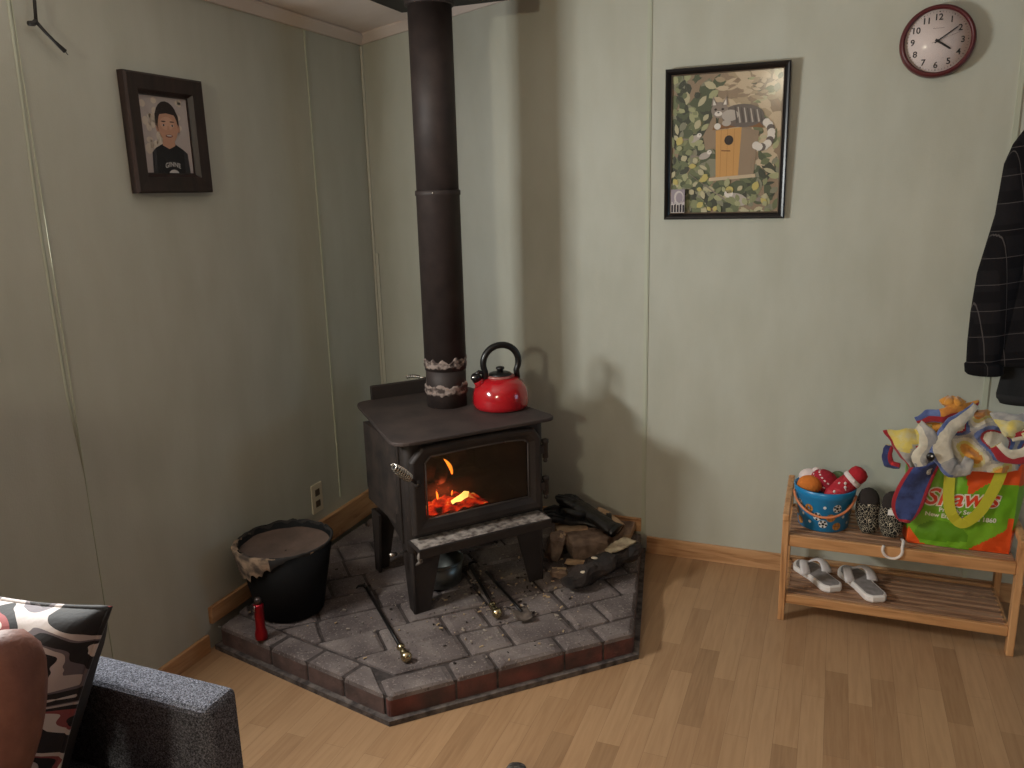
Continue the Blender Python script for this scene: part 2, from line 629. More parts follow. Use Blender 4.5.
def thing(name, label, cat, loc=(0, 0, 0), rz=0.0, group=None):
    o = bpy.data.objects.new(name, None)
    o.empty_display_size = 0.05
    COL.objects.link(o)
    o.location = loc
    o.rotation_euler = (0, 0, rz)
    return tag(o, label, cat, group)


def struct(name, mb, m, **k):
    return tag(mb.build(name, m, **k), kind='structure')


def text_mesh(body, size, shear=0.0, bold=0.0, spacing=1.0):
    c = bpy.data.curves.new('lettering', 'FONT')
    c.body = body
    c.size = size
    c.shear = shear
    c.offset = bold
    c.space_character = spacing
    c.align_x = 'CENTER'
    c.align_y = 'CENTER'
    c.resolution_u = 3
    o = bpy.data.objects.new('lettering', c)
    COL.objects.link(o)
    bpy.context.view_layer.update()
    me = o.evaluated_get(bpy.context.evaluated_depsgraph_get()).to_mesh()
    vs = [tuple(v.co) for v in me.vertices]
    fs = [tuple(p.vertices) for p in me.polygons]
    o.evaluated_get(bpy.context.evaluated_depsgraph_get()).to_mesh_clear()
    bpy.data.objects.remove(o)
    bpy.data.curves.remove(c)
    return vs, fs


def arc(c, r, a0, a1, n, ax=(1, 0, 0), ay=(0, 0, 1)):
    ax, ay, c = Vector(ax), Vector(ay), Vector(c)
    return [c + ax * r * math.cos(a0 + (a1 - a0) * i / n) + ay * r * math.sin(a0 + (a1 - a0) * i / n) for i in range(n + 1)]


def round_poly(pts, r, n=5):
    out = []
    m = len(pts)
    for i in range(m):
        p, a, b = Vector(pts[i]), Vector(pts[i - 1]), Vector(pts[(i + 1) % m])
        ri = r[i] if isinstance(r, (list, tuple)) else r
        if ri <= 0:
            out.append(tuple(p))
            continue
        d1, d2 = (a - p).normalized(), (b - p).normalized()
        s, e = p + d1 * ri, p + d2 * ri
        for k in range(n + 1):
            t = k / n
            q = s * (1 - t) ** 2 + p * 2 * t * (1 - t) + e * t * t
            out.append(tuple(q))
    return out


# ================================================================== THE ROOM
SL = 0.163          # the ceiling rises to the right
H0 = 2.168


def ceil_z(x):
    return H0 + SL * x


def wall_with_hole(name, frame, hole, mapf, thick_dir):
    """wall quad with a rectangular hole: frame (a0,a1,z0,z1fn) in wall coordinates"""
    a0, a1 = frame
    h0, h1, z0, z1 = hole
    t = Vector(thick_dir)
    mb = MB()

    def quad(pts):
        vs = [Vector(mapf(a, z)) for a, z in pts]
        n = len(vs)
        back = [v + t for v in vs]
        mb.add(vs + back, [tuple(range(n)), tuple(range(2 * n - 1, n - 1, -1))] + [(i, n + i, n + (i + 1) % n, (i + 1) % n) for i in range(n)])
    top = frame_top[name]
    quad([(a0, 0), (h0, 0), (h0, top(h0)), (a0, top(a0))])
    quad([(h1, 0), (a1, 0), (a1, top(a1)), (h1, top(h1))])
    quad([(h0, 0), (h1, 0), (h1, z0), (h0, z0)])
    quad([(h0, z1), (h1, z1), (h1, top(h1)), (h0, top(h0))])
    return struct(name, mb, WALL if name == 'wall_left' else DARK_WALL)


frame_top = {'wall_left': lambda a: H0 + 0.02, 'wall_right': lambda a: ceil_z(XR) + 0.02, 'wall_front': lambda a: ceil_z(a) + 0.02}
struct('floor', MB().box(((XR) / 2, YF / 2, -0.05), (XR + 0.3, -YF + 0.3, 0.1)), FLOOR)
struct('wall_back', MB().prism([(-0.1, 0), (XR + 0.1, 0), (XR + 0.1, ceil_z(XR + 0.1)), (-0.1, ceil_z(-0.1))], 0, 0.1, 0,
                               Matrix(((1, 0, 0, 0), (0, 0, 1, 0), (0, 1, 0, 0), (0, 0, 0, 1)))), WALL)
wall_with_hole('wall_left', (YF, 0), (WIN_L[0] - WIN_L[1] / 2, WIN_L[0] + WIN_L[1] / 2, WIN_L[2], WIN_L[3]), lambda a, z: (0, a, z), (-0.1, 0, 0))
wall_with_hole('wall_right', (YF, 0), (WIN_R[0] - WIN_R[1] / 2, WIN_R[0] + WIN_R[1] / 2, WIN_R[2], WIN_R[3]), lambda a, z: (XR, a, z), (0.1, 0, 0))
wall_with_hole('wall_front', (0, XR), (WIN_FILL[0] - WIN_FILL[1] / 2, WIN_FILL[0] + WIN_FILL[1] / 2, WIN_FILL[2], WIN_FILL[3]), lambda a, z: (a, YF, z), (0, -0.1, 0))
struct('ceiling', MB().add([(-0.1, YF - 0.1, ceil_z(-0.1)), (XR + 0.1, YF - 0.1, ceil_z(XR + 0.1)), (XR + 0.1, 0.1, ceil_z(XR + 0.1)), (-0.1, 0.1, ceil_z(-0.1)),
                            (-0.1, YF - 0.1, ceil_z(-0.1) + 0.1), (XR + 0.1, YF - 0.1, ceil_z(XR + 0.1) + 0.1), (XR + 0.1, 0.1, ceil_z(XR + 0.1) + 0.1), (-0.1, 0.1, ceil_z(-0.1) + 0.1)],
                           [(0, 3, 2, 1), (4, 5, 6, 7), (0, 1, 5, 4), (1, 2, 6, 5), (2, 3, 7, 6), (3, 0, 4, 7)]), CEIL)


def window(n, mapf, a, w, z0, z1, nrm):
    """casing, sash frame and pane set into a wall hole"""
    fr = MB()
    N = Vector(nrm)

    def bar(a0, a1, b0, b1, d0, d1):
        pts = [Vector(mapf(x, z)) + N * d for d in (d0, d1) for x, z in ((a0, b0), (a1, b0), (a1, b1), (a0, b1))]
        fr.add(pts, [(0, 1, 2, 3), (7, 6, 5, 4), (0, 4, 5, 1), (1, 5, 6, 2), (2, 6, 7, 3), (3, 7, 4, 0)])
    l, r = a - w / 2, a + w / 2
    for a0, a1, b0, b1 in ((l - .03, l, z0 - .03, z1 + .03), (r, r + .03, z0 - .03, z1 + .03), (l, r, z0 - .03, z0), (l, r, z1, z1 + .03)):
        bar(a0, a1, b0, b1, 0.0, 0.003)
    for a0, a1, b0, b1 in ((l, l + .012, z0, z1), (r - .012, r, z0, z1), (l + .012, r - .012, z0, z0 + .012), (l + .012, r - .012, z1 - .012, z1)):
        bar(a0, a1, b0, b1, -0.015, -0.002)
    o = struct('window_%d' % n, fr, WHITE)
    g = MB()
    g.add([Vector(mapf(x, z)) + N * -0.008 for x, z in ((l, z0), (r, z0), (r, z1), (l, z1))], [(0, 1, 2, 3)])
    g.build('window_pane', GLASS, o)


window(1, lambda a, z: (0, a, z), *WIN_L, (1, 0, 0))
window(2, lambda a, z: (XR, a, z), *WIN_R, (-1, 0, 0))
window(3, lambda a, z: (a, YF, z), *WIN_FILL, (0, 1, 0))  # added window around the front fill light

# crown moulding, baseboards, panel seams
cr = [(0, 0), (0.012, 0.0), (0.034, 0.03), (0.034, 0.04), (0, 0.04)]
struct('trim_1', MB().add([(x, y, 2.13 + z) for y in (YF, 0) for x, z in cr], [(0, 1, 2, 3, 4), (9, 8, 7, 6, 5)] + [(i, 5 + i, 5 + (i + 1) % 5, (i + 1) % 5) for i in range(5)]), WHITE)
struct('trim_2', MB().add([(x, -y, 2.13 + SL * x + z) for x in (0, XR) for y, z in cr], [(4, 3, 2, 1, 0), (5, 6, 7, 8, 9)] + [((i + 1) % 5, 5 + (i + 1) % 5, 5 + i, i) for i in range(5)]), WHITE)
struct('baseboard_back', MB().box((1.255 + (XR - 1.255) / 2, -0.007, 0.036), (XR - 1.255, 0.014, 0.072)).box((0.66, -0.007, 0.121), (1.14, 0.014, 0.058)), PINE, bevel=0.002)
struct('baseboard_left', MB().box((0.007, (YF - 1.25) / 2, 0.031), (0.014, -YF - 1.25, 0.062)).box((0.008, -0.93, 0.122), (0.016, 0.6, 0.06))
       .box((0.010, -0.32, 0.148), (0.02, 0.62, 0.112)), PINE_Y, bevel=0.002)
SEAM = mat('panel_seam_strip', (182, 186, 168), 0.6)
struct('trim_3', MB().box((1.2445, -0.001, 1.22), (0.004, 0.006, 2.28)).box((1.236, -0.003, 1.22), (0.012, 0.004, 2.28)), SEAM)
struct('trim_4', MB().box((2.449, -0.002, 1.25), (0.016, 0.006, 2.5)), SEAM)
CORN = mat('corner_strip_white', (202, 200, 186), 0.6)
struct('trim_5', MB().box((0.007, -0.005, 1.1), (0.010, 0.010, 2.05)).box((0.021, -0.006, 0.63), (0.014, 0.006, 1.26)), CORN, bevel=0.001)
# the loose batten on the left wall leans away from its panel seam
mb = MB()
mb.tube([(0.001, -1.628, 2.13), (0.001, -1.633, 1.79), (0.001, -1.640, 1.50), (0.001, -1.640, 1.26), (0.001, -1.637, 1.0), (0.001, -1.622, 0.78)], [0.0055] * 5 + [0.003], 6, up=(1, 0, 0), flat_=.18)
mb.box((0.001, -1.622, 1.06), (0.004, 0.003, 2.1))
struct('trim_6', mb, SEAM)
struct('trim_7', MB().box((0.002, -0.40, 1.2), (0.005, 0.010, 1.9)), SEAM)

# ceiling lamp behind the camera
cl_ = thing('ceiling_lamp', 'round frosted ceiling lamp behind the camera', 'lamp', (LAMP[0], LAMP[1], ceil_z(LAMP[0])))
MB().lathe([(.13, .02), (.14, 0), (.14, -.03), (.12, -.035)], 32).build('lamp_base', WHITE, cl_)
MB().lathe([(.12, -.03), (.11, -.055), (.07, -.072), (.01, -.078)], 32).build('lamp_shade', mat('lit_frosted_glass', (255, 240, 215), .4, emit=(255, 232, 196), estr=3.0), cl_)

# ================================================================== HEARTH
PENT = [(0.018, -1.235), (0.80, -1.40), (1.405, -0.815), (1.25, -0.004), (0.018, -0.004)]
HZ = 0.095


def clip(poly, a, b):
    """keep the left side of a->b"""
    out = []
    a, b = Vector(a), Vector(b)
    d = b - a

    def sd(p):
        return d.x * (p[1] - a.y) - d.y * (p[0] - a.x)
    for i in range(len(poly)):
        p, q = poly[i], poly[(i + 1) % len(poly)]
        sp, sq = sd(p), sd(q)
        if sp >= 0:
            out.append(p)
        if (sp >= 0) != (sq >= 0):
            t = sp / (sp - sq)
            out.append((p[0] + (q[0] - p[0]) * t, p[1] + (q[1] - p[1]) * t))
    return out


def inset(poly, d):
    n = len(poly)
    res = poly
    for i in range(n):
        a, b = Vector(poly[i]), Vector(poly[(i + 1) % n])
        t = (b - a)
        if t.length < 1e-6:
            continue
        nn = Vector((-t.y, t.x)).normalized() * d
        res = clip(res, a + nn, b + nn)
        if len(res) < 3:
            return []
    return res


def area2(poly):
    return 0.5 * sum(poly[i][0] * poly[(i + 1) % len(poly)][1] - poly[(i + 1) % len(poly)][0] * poly[i][1] for i in range(len(poly)))


hearth = thing('brick_hearth', 'low five-sided corner hearth of dusty red pavers under the black wood stove', 'hearth', (0.6, -0.6, 0))
rng = random.Random(4)
A = Vector((0.80, -1.40))
D = Vector((0.719, 0.695)).normalized()
N2 = Vector((-D.y, D.x))
inner = inset(PENT, 0.014)


def to_w(al, dn):
    p = A + D * al + N2 * dn
    return (p.x, p.y)


MH = Matrix.Translation((-0.6, 0.6, 0))
pav = MB()


def paver(poly, h, tilt=0.0, side=1):
    poly = inset(poly, 0.0022)
    if len(poly) < 3 or area2(poly) < 0.0006:
        return
    # drop near-duplicate corners
    q = [p for i, p in enumerate(poly) if (Vector(p) - Vector(poly[i - 1])).length > 0.004]
    if len(q) < 3:
        return
    q = round_poly(q, 0.008, 2)
    ins = inset(q, 0.010)
    c = Vector((sum(p[0] for p in q) / len(q), sum(p[1] for p in q) / len(q)))

    def shrink(k):
        return [tuple(c + (Vector(p) - c) * k) for p in q]
    rad = max((Vector(p) - c).length for p in q)
    k1, k2 = 1 - 0.006 / rad, 1 - 0.026 / rad
    n = len(q)
    lev = [(q, 0.016), (q, h - 0.019), (shrink(k1), h - 0.007), (shrink(k2), h)]
    vs = []
    for pl, z in lev:
        for x, y in pl:
            vs.append((x + 0.0015 * noise.noise((x * 40, y * 40, z * 30)), y, z + 0.0025 * noise.noise((x * 25, y * 25, 0)) + tilt * (x - c.x)))
    fs, mi = [], []
    for L in range(3):
        for j in range(n):
            fs.append((L * n + j, L * n + (j + 1) % n, (L + 1) * n + (j + 1) % n, (L + 1) * n + j))
            mi.append(side if L == 0 else 0)
    fs.append(tuple(3 * n + j for j in range(n)))
    mi.append(0)
    pav.add(vs, fs, mi, False, MH)


inner = inset(PENT, 0.016)
rows = [(0.0, 0.114), (0.114, 0.258), (0.258, 0.40), (0.40, 0.545), (0.545, 0.69), (0.69, 0.835), (0.835, 0.98), (0.98, 1.12), (1.12, 1.27), (1.27, 1.4), (1.4, 1.55)]
cuts0 = [-1.6, -0.18, 0.0, 0.215, 0.35, 0.58, 0.72, 1.4]
cuts1 = [-1.6, -0.24, -0.04, 0.3, 0.45, 0.67, 0.80, 1.5]
# pavers that follow the left edge
LA, LB = Vector(PENT[0]), Vector(PENT[1])
LD = (LB - LA).normalized()
LN = Vector((-LD.y, LD.x))
lpolys = []
pos = 0.0
edge = clip(inner, LA + LN * 0.105 + LD, LA + LN * 0.105)
for w in (0.27, 0.17, 0.16, 0.25):
    q = clip(clip(edge, LA + LD * pos + LN, LA + LD * pos), LA + LD * (pos + w), LA + LD * (pos + w) + LN)
    q = clip(q, to_w(-0.015, -1), to_w(-0.015, 2)) if False else q
    q = clip(q, to_w(0, 0.0), to_w(1, 0.0))
    q = clip(q, to_w(0.0, 0), to_w(0.0, 1))
    if len(q) >= 3:
        paver(q, 0.091 + rng.uniform(-.003, .003), 0, 2)
    pos += w
rest = clip(inner, LA + LN * 0.105, LA + LN * 0.105 + LD)
for ri, (d0, d1) in enumerate(rows):
    cuts = cuts0 if ri == 0 else cuts1 if ri == 1 else None
    if cuts is None:
        x = -1.5 + rng.uniform(0, .2)
        cuts = [x]
        while x < 1.6:
            x += rng.choice([0.14, 0.22, 0.29])
            cuts.append(x)
    for a0, a1 in zip(cuts, cuts[1:]):
        src = inner if ri == 0 and a0 >= 0 else rest
        q = clip(src, to_w(0, d0), to_w(1, d0))
        q = clip(q, to_w(1, d1), to_w(0, d1))
        q = clip(q, to_w(a0, 1), to_w(a0, 0))
        q = clip(q, to_w(a1, 0), to_w(a1, 1))
        if ri > 0 or a0 < 0:
            q = clip(q, LA + LN * 0.105, LA + LN * 0.105 + LD)
        if len(q) >= 3:
            paver(q, HZ - 0.002 + rng.uniform(-.003, .003), rng.uniform(-.012, .012), 1 if ri == 0 and a0 >= 0 else 2)
pav.build('paver_bricks', [HTOP, BRICKRED, mat('dusty_brick_face', (104, 82, 76), 0.9, rgb2=(78, 64, 60), scale=16, bump=0.6, bscale=90)], hearth)
MB().prism(inset(PENT, 0.022), 0.016, HZ - 0.013, 0, MH).build('mortar_bed', MORTAR, hearth)
MB().prism(PENT, 0.0, 0.0165, 0, MH).build('base_board', BOARD, hearth)
# ash and splinters scattered over the hearth
mb = MB()
for k in range(420):
    al, dn = rng.uniform(-.5, .9), rng.uniform(.03, .95)
    if rng.random() < .5:
        al, dn = rng.gauss(.55, .16), rng.gauss(.42, .14)
    x, y = to_w(al, dn)
    if len(clip([(x - .001, y - .001), (x + .001, y - .001), (x, y + .001)], PENT[1], PENT[2])) < 3 or x > 1.22 or y < -1.25 + 0.0 or x < .05 or y > -.05:
        continue
    s = rng.uniform(.0015, .006)
    mb.box((x, y, HZ + s * .3), (s * rng.uniform(.8, 3), s, s * .7), rng.choice([0, 0, 1, 2]), (rng.uniform(-.2, .2), 0, rng.uniform(0, PI)))
tag(mb.build('ash_debris', [flat((150, 138, 126), .95), flat((46, 38, 34), .95), flat((176, 150, 116), .9)]),
    'crumbs of ash, char and splinters scattered on the hearth pavers', 'debris', kind='stuff')

# ================================================================== WOOD STOVE
TH = R(50)
U, V = Vector((math.cos(TH), math.sin(TH))), Vector((math.sin(TH), -math.cos(TH)))


def uvw(u, v):
    p = U * u + V * v
    return p.x, p.y


U0, V0 = -0.052, 0.85
SX, SY = uvw(U0, V0)
stove = thing('wood_stove', 'black iron wood stove with a glass door and fire burning inside', 'stove', (SX, SY, HZ), TH)
# local frame: x = to the right along the front, y = backward, z = up from the hearth


def zl(z):
    return z - HZ


FRONT = -(1.115 - V0)      # y of the front plate
BACK = 0.25
zb, zt = zl(0.325), zl(0.716)
BW = 0.268
mb = MB()
# shell: two sides, back, base, roof; front plate pieces around the door opening
side = [(BACK, zb + 0.035), (FRONT + 0.03, zb), (FRONT + 0.03, zt), (BACK, zt)]
for sx in (-1, 1):
    x0 = sx * BW
    mb.add([(x0 + d, y, z) for d in (0, -sx * 0.012) for y, z in side], [(0, 1, 2, 3), (7, 6, 5, 4)] + [(i, 4 + i, 4 + (i + 1) % 4, (i + 1) % 4) for i in range(4)])
mb.box((0, BACK - .006, (zb + zt) / 2 + .02), (2 * BW, .012, zt - zb - .04))
mb.box((0, (FRONT + BACK) / 2 + .01, zb + .012), (2 * BW - .02, BACK - FRONT - .04, .012))
mb.box((0, (FRONT + BACK) / 2 + .01, zt - .006), (2 * BW - .02, BACK - FRONT - .04, .012))
OL, OR_, OB, OT = -0.205, 0.195, zl(0.435), zl(0.672)
for x0, x1, a, b in ((-BW + .028, OL, zb, zt), (OR_, BW - .028, zb, zt), (OL, OR_, zb, OB), (OL, OR_, OT, zt)):
    mb.box(((x0 + x1) / 2, FRONT + .006, (a + b) / 2), (x1 - x0, .012, b - a))
for sx in (-1, 1):   # rounded front corner posts
    mb.tube([(sx * (BW - .026), FRONT + .026, zb), (sx * (BW - .026), FRONT + .026, zt)], .027, 20)
mb.build('firebox', IRON, stove, bevel=0.0015)
# seam strip on the left flank
MB().box((-BW - .003, FRONT + .075, (zb + zt) / 2 + .004), (.008, .022, zt - zb - .02)).build('side_flange', IRON, stove, bevel=.002)
# firebrick lining
mb = MB()
mb.box((0, .0, zl(.392)), (2 * BW - .04, .42, .05)).box((-BW + .03, .0, zl(.55)), (.03, .40, .26)).box((BW - .03, 0, zl(.55)), (.03, .40, .26)).box((0, .21, zl(.55)), (.44, .03, .26))
mb.build('firebrick_lining', FIREBRICK, stove)
# top plate
plate = round_poly([(-.312, -.305), (.302, -.305), (.302, .315), (-.312, .315)], [.07, .05, .05, .06], 6)
MB().prism(plate, zl(.718), zl(.731), 0).build('top_plate', IRON_TOP, stove, bevel=.003)
MB().prism([(-.245, .305), (.25, .305), (.25, .325), (-.245, .325)], zl(.60), zl(.785), 0).build('rear_heat_shield', IRON, stove, bevel=.004)
def taper(o, k=.115):
    for v in o.data.vertices:
        v.co.x -= math.copysign(k, v.co.x) * max(0, v.co.y - FRONT) * (min(1, abs(v.co.x) / .2)) / 1.0


for o_ in stove.children:
    if o_.name.split('.')[0] in ('firebox', 'top_plate', 'side_flange', 'rear_heat_shield'):
        taper(o_)
# door
doorm = [(-.258, zl(.392)), (.24, zl(.392)), (.24, zl(.662)), (.212, zl(.700)), (.10, zl(.708)), (-.05, zl(.708)), (-.215, zl(.702)), (-.258, zl(.655))]
gl = [(-.205, zl(.446)), (.192, zl(.446)), (.192, zl(.650)), (.175, zl(.662)), (.10, zl(.668)), (-.05, zl(.668)), (-.185, zl(.664)), (-.205, zl(.645))]
DY0, DY1 = FRONT - .030, FRONT - .002
mb = MB()
n = 8
gl2 = [(x * .985 - .000, z) for x, z in gl]
mid = [(a[0] * .45 + b[0] * .55, a[1] * .45 + b[1] * .55) for a, b in zip(doorm, gl)]
vs = [(x, DY1, z) for x, z in doorm] + [(x, DY0 + .008, z) for x, z in doorm] + [(x, DY0, z) for x, z in [(a[0] * .82 + b[0] * .18, a[1] * .82 + b[1] * .18) for a, b in zip(doorm, gl)]] \
    + [(x, DY0 + .002, z) for x, z in mid] + [(x, DY0 + .012, z) for x, z in gl] + [(x, DY1, z) for x, z in gl]
fs = [(L * n + i, L * n + (i + 1) % n, (L + 1) * n + (i + 1) % n, (L + 1) * n + i) for L in range(5) for i in range(n)]
fs += [(5 * n + i, 5 * n + (i + 1) % n, (i + 1) % n, i) for i in range(n)]
mb.add(vs, fs)
door = mb.build('door', IRON, stove, bevel=.004, seg=3)
mb = MB()
mb.add([(x, DY0 + .016, z) for x, z in gl] + [(x, DY0 + .020, z) for x, z in gl], [tuple(range(n)), tuple(range(2 * n - 1, n - 1, -1))] + [(i, n + i, n + (i + 1) % n, (i + 1) % n) for i in range(n)])
tag(mb.build('door_glass', SGLASS, door), 'sooty glass window of the stove door')
mb = MB()
for i in range(n):
    a, b = gl[i], gl[(i + 1) % n]
    mb.tube([(a[0] * .985, DY0 + .012, a[1]), (b[0] * .985, DY0 + .012, b[1])], .0035, 6)
mb.build('glass_gasket', mat('gasket_grey', (84, 76, 72), .7, .3), door)
# handle: rod and coiled spring grip pointing up and out to the left
hr, ht = Vector((-.235, DY0 + .004, zl(.580))), Vector((-.335, -(1.205 - V0), zl(.678)))
h = MB()
h.tube([hr, hr.lerp(ht, .45), ht], .006, 8)
h.ball(hr, .014, 12)
hd = h.build('door_handle', IRON, door)
d = (ht - hr).normalized()
e1 = d.cross(Vector((0, 0, 1))).normalized()
e2 = d.cross(e1)
coil = []
for k in range(0, 145):
    t = k / 144
    rr = .0125 * (0.65 + .55 * math.sin(PI * min(1, t * .8 + .2)))
    a = k / 16 * 2 * PI
    coil.append(hr.lerp(ht, .36 + .68 * t) + e1 * rr * math.cos(a) + e2 * rr * math.sin(a))
tag(MB().tube(coil, .003, 6).build('handle_spring', CHROME, hd), 'chrome coil spring grip')
for z0 in (.612, .472):
    m_ = MB()
    m_.lathe([(.009, zl(z0) - .035), (.011, zl(z0) - .033), (.011, zl(z0) + .02), (.013, zl(z0) + .022), (.013, zl(z0) + .034), (.004, zl(z0) + .038)], 14, 0, Matrix.Translation((BW - .004, FRONT - .012, 0)))
    m_.box((BW - .02, FRONT - .012, zl(z0)), (.04, .014, .03))
    m_.lathe([(.006, zl(z0) - .05), (.008, zl(z0) - .046), (.006, zl(z0) - .035)], 12, 0, Matrix.Translation((BW - .004, FRONT - .012, 0)))
    m_.build('hinge', IRON, stove)
# ash lip
lz = zl(.376)
lip = [(-.268, FRONT - .092), (.240, FRONT - .092), (.250, FRONT + .004), (-.272, FRONT + .004)]
mb = MB().prism(lip, lz - .012, lz, 0)
mb.box((-.014, FRONT - .088, lz - .018), (.505, .006, .03))
lip_o = mb.build('ash_lip', IRON, stove, bevel=.002)
mb = MB()
mb.grid(lambda s, t: (-.264 + .500 * s, FRONT - .089 + .090 * t, lz + .0012 + .0022 * noise.noise((s * 60, t * 9, 1)) + .0015 * math.sin(PI * s)), 70, 8)
tag(mb.build('ash_dust', ASH, lip_o), 'grey ash coating on the lip')
# corner scroll bracket under the lip
MB().tube([(-.258, FRONT - .080, lz - .012), (-.262, FRONT - .078, lz - .03), (-.252, FRONT - .060, lz - .055), (-.258, FRONT - .030, lz - .08)], [.008, .010, .007, .004], 8).build('lip_bracket', ASH, lip_o)
# legs
for sx in (-1, 1):
    for fy in (0, 1):
        y0 = FRONT + .012 if fy == 0 else BACK - .10
        sy = 1 if fy == 0 else -1
        top, bot = (.115, .055) if fy == 0 else (.10, .05)
        xo = sx * (BW - .012)
        m_ = MB()
        zT = zb + .02
        for tx, (aw, bw_) in ((0, (top, bot)), (1, (top * .8, bot * .8))):
            if tx == 0:   # plate across the front
                q = [(xo, 0), (xo - sx * bw_, 0), (xo - sx * aw, zT), (xo, zT)]
                vs = [(x, y0 - sy * .004, z) for x, z in q] + [(x, y0 + sy * .006, z) for x, z in q]
            else:         # plate along the side
                q = [(y0, 0), (y0 + sy * bw_, 0), (y0 + sy * aw, zT), (y0, zT)]
                vs = [(xo - sx * .008, y, z) for y, z in q] + [(xo + sx * .002, y, z) for y, z in q]
            m_.add(vs, [(0, 1, 2, 3), (7, 6, 5, 4)] + [(i, 4 + i, 4 + (i + 1) % 4, (i + 1) % 4) for i in range(4)])
        m_.tube([(xo - sx * .004, y0 + sy * .002, 0), (xo - sx * .004, y0 + sy * .002, zT)], .0085, 12)
        m_.build('leg', IRON, stove, bevel=.001)
# air control rod poking out on the left
tag(MB().tube([(-.21, FRONT + .05, zl(.318)), (-.30, FRONT + .045, zl(.318)), (-.322, FRONT + .04, zl(.320))], .004, 8).tube([(-.30, FRONT + .045, zl(.318)), (-.325, FRONT + .04, zl(.320))], .0075, 10)
    .build('air_control_rod', CHROME, stove), 'short chrome rod on the left')
# round ash drop under the firebox
MB().lathe([(.085, zl(.29)), (.095, zl(.30)), (.095, zb + .004)], 28, 0, Matrix.Translation((-.04, -.08, 0))).build('ash_drop', IRON, stove)

# fire inside the box
fire = thing('log_fire', 'orange flames and red embers burning behind the stove glass', 'fire', (SX, SY, zl(.418) + HZ), TH)
fz = .418


def vdisp(mb_, amp, sc):
    mb_.v = [tuple(Vector(v) + noise.noise_vector(Vector(v) * sc) * amp) for v in mb_.v]
    return mb_


m_ = MB()
m_.grid(lambda s, t: (-.185 + .25 * s, -.205 + .16 * t, .004 + .034 * math.sin(PI * s) * math.sin(PI * min(1, t * 1.1)) + .012 * noise.noise((s * 9, t * 7, 3))), 40, 26)
m_.build('ember_bed', EMBER, fire)
m_ = MB()
for k in range(16):
    m_.ball((-.175 + .19 * rng.random(), -.20 + .06 * rng.random(), .014 + .02 * rng.random()), (.013 + .012 * rng.random(), .012, .010), 8)
vdisp(m_, .005, 60).build('coal', EMBER, fire)
m_ = MB()
m_.tube([(-.075, -.195, .030), (-.045, -.198, .040), (-.018, -.198, .052), (-.004, -.195, .060)], [.006, .014, .011, .003], 8)
vdisp(m_, .006, 70).build('white_hot_coal', HOT, fire)
for px, pz, hgt, lean in ((-.055, .125, .062, -.030), (-.178, .03, .03, .002), (-.115, .040, .034, -.004), (-.06, .045, .02, .004)):
    pts = [(px + lean * t * t, -.165, pz + hgt * t) for t in [i / 8 for i in range(9)]]
    MB().tube(pts, [.0055 * (hgt / .05) * (math.sin(PI * (t * .85 + .12)) ** 1.0) for t in [i / 8 for i in range(9)]], 8).build('flame', FLAME, fire)
for (a, b, r) in (((-.19, -.10, .03), (.17, -.06, .035), .045), ((-.17, -.05, .09), (.10, .09, .10), .04), ((-.10, -.165, .115), (-.03, -.02, .12), .02)):
    a, b = Vector(a), Vector(b)
    m_ = MB().tube([a.lerp(b, t / 10) for t in range(11)], [r * (1 + .15 * math.sin(t * 2.1)) for t in range(11)], 12)
    vdisp(m_, .010, 22).build('charred_log', CHAR, fire)
pl = bpy.data.lights.new('fire_glow', 'POINT')
pl.energy = 1.0
pl.color = (1.0, 0.16, 0.05)
pl.shadow_soft_size = 0.03
po = bpy.data.objects.new('fire_glow', pl)
COL.objects.link(po)
po.parent = fire
po.location = (-.09, -.17, .085)

# ================================================================== STOVE PIPE
px_, py_ = uvw(-.008, .772)
pipe = thing('stove_pipe', 'black stovepipe rising from the stove top to a square ceiling collar', 'pipe', (px_, py_, .731))


def pz(z):
    return z - .731


r0 = .0785
MB().lathe([(r0 - .003, 0), (r0 - .003, pz(.895))], 40).build('flue_collar', PIPE, pipe)
MB().lathe([(r0, pz(.872)), (r0, pz(1.505)), (r0 + .003, pz(1.507)), (r0 + .003, pz(1.522)), (r0, pz(1.525))], 40).build('lower_section', PIPE, pipe)
MB().lathe([(r0 - .0025, pz(1.51)), (r0 - .0025, pz(2.185))], 40).build('upper_section', PIPE, pipe)
for z0, z1 in ((.780, .818), (.882, .916)):
    m_ = MB()

    def cem(a, k, q):
        c_, s_ = math.cos(a), math.sin(a)
        n1 = noise.noise((c_ * 2.6, s_ * 2.6, z0 * 9))
        n2 = noise.noise((c_ * 7, s_ * 7, z0 * 5 + q * 2))
        r = r0 + k * (.0015 + .0035 * max(0, .5 + n2))
        z = z0 + (z1 - z0) * q * (.95 + .5 * n1) + .010 * n2 * (1 if 0 < q < 1 else .9)
        return (r * c_, r * s_, pz(z))
    m_.rings([[cem(2 * PI * j / 90, k, q) for j in range(90)] for q, k in ((0, -.5), (.08, .6), (.3, 1), (.5, .1), (.7, .9), (.92, .7), (1, -.5))], caps=False)
    tag(m_.build('cement_ring', CEMENT, pipe), 'crumbly pale cement ring')
m_ = MB()
dirv = Vector((-0.93, -0.37, 0))
m_.tube([dirv * .07 + Vector((0, 0, pz(.835))), dirv * .105 + Vector((0, 0, pz(.84)))], .004, 8)
b0 = dirv * .10 + Vector((0, 0, pz(.84)))
m_.tube([b0 + dirv * (.05 * t) + Vector((0, 0, .006 * math.cos(t * 44) + .004 * math.sin(t * 3))) + Vector((.37, -.93, 0)) * .006 * math.sin(t * 44) for t in [i / 60 for i in range(61)]], .0022, 6)
m_.build('damper_handle', CHROME, pipe)
MB().ball((.02, -r0 - .001, pz(1.515)), .005, 8).build('pipe_screw', CHROME, pipe)
m_ = MB()
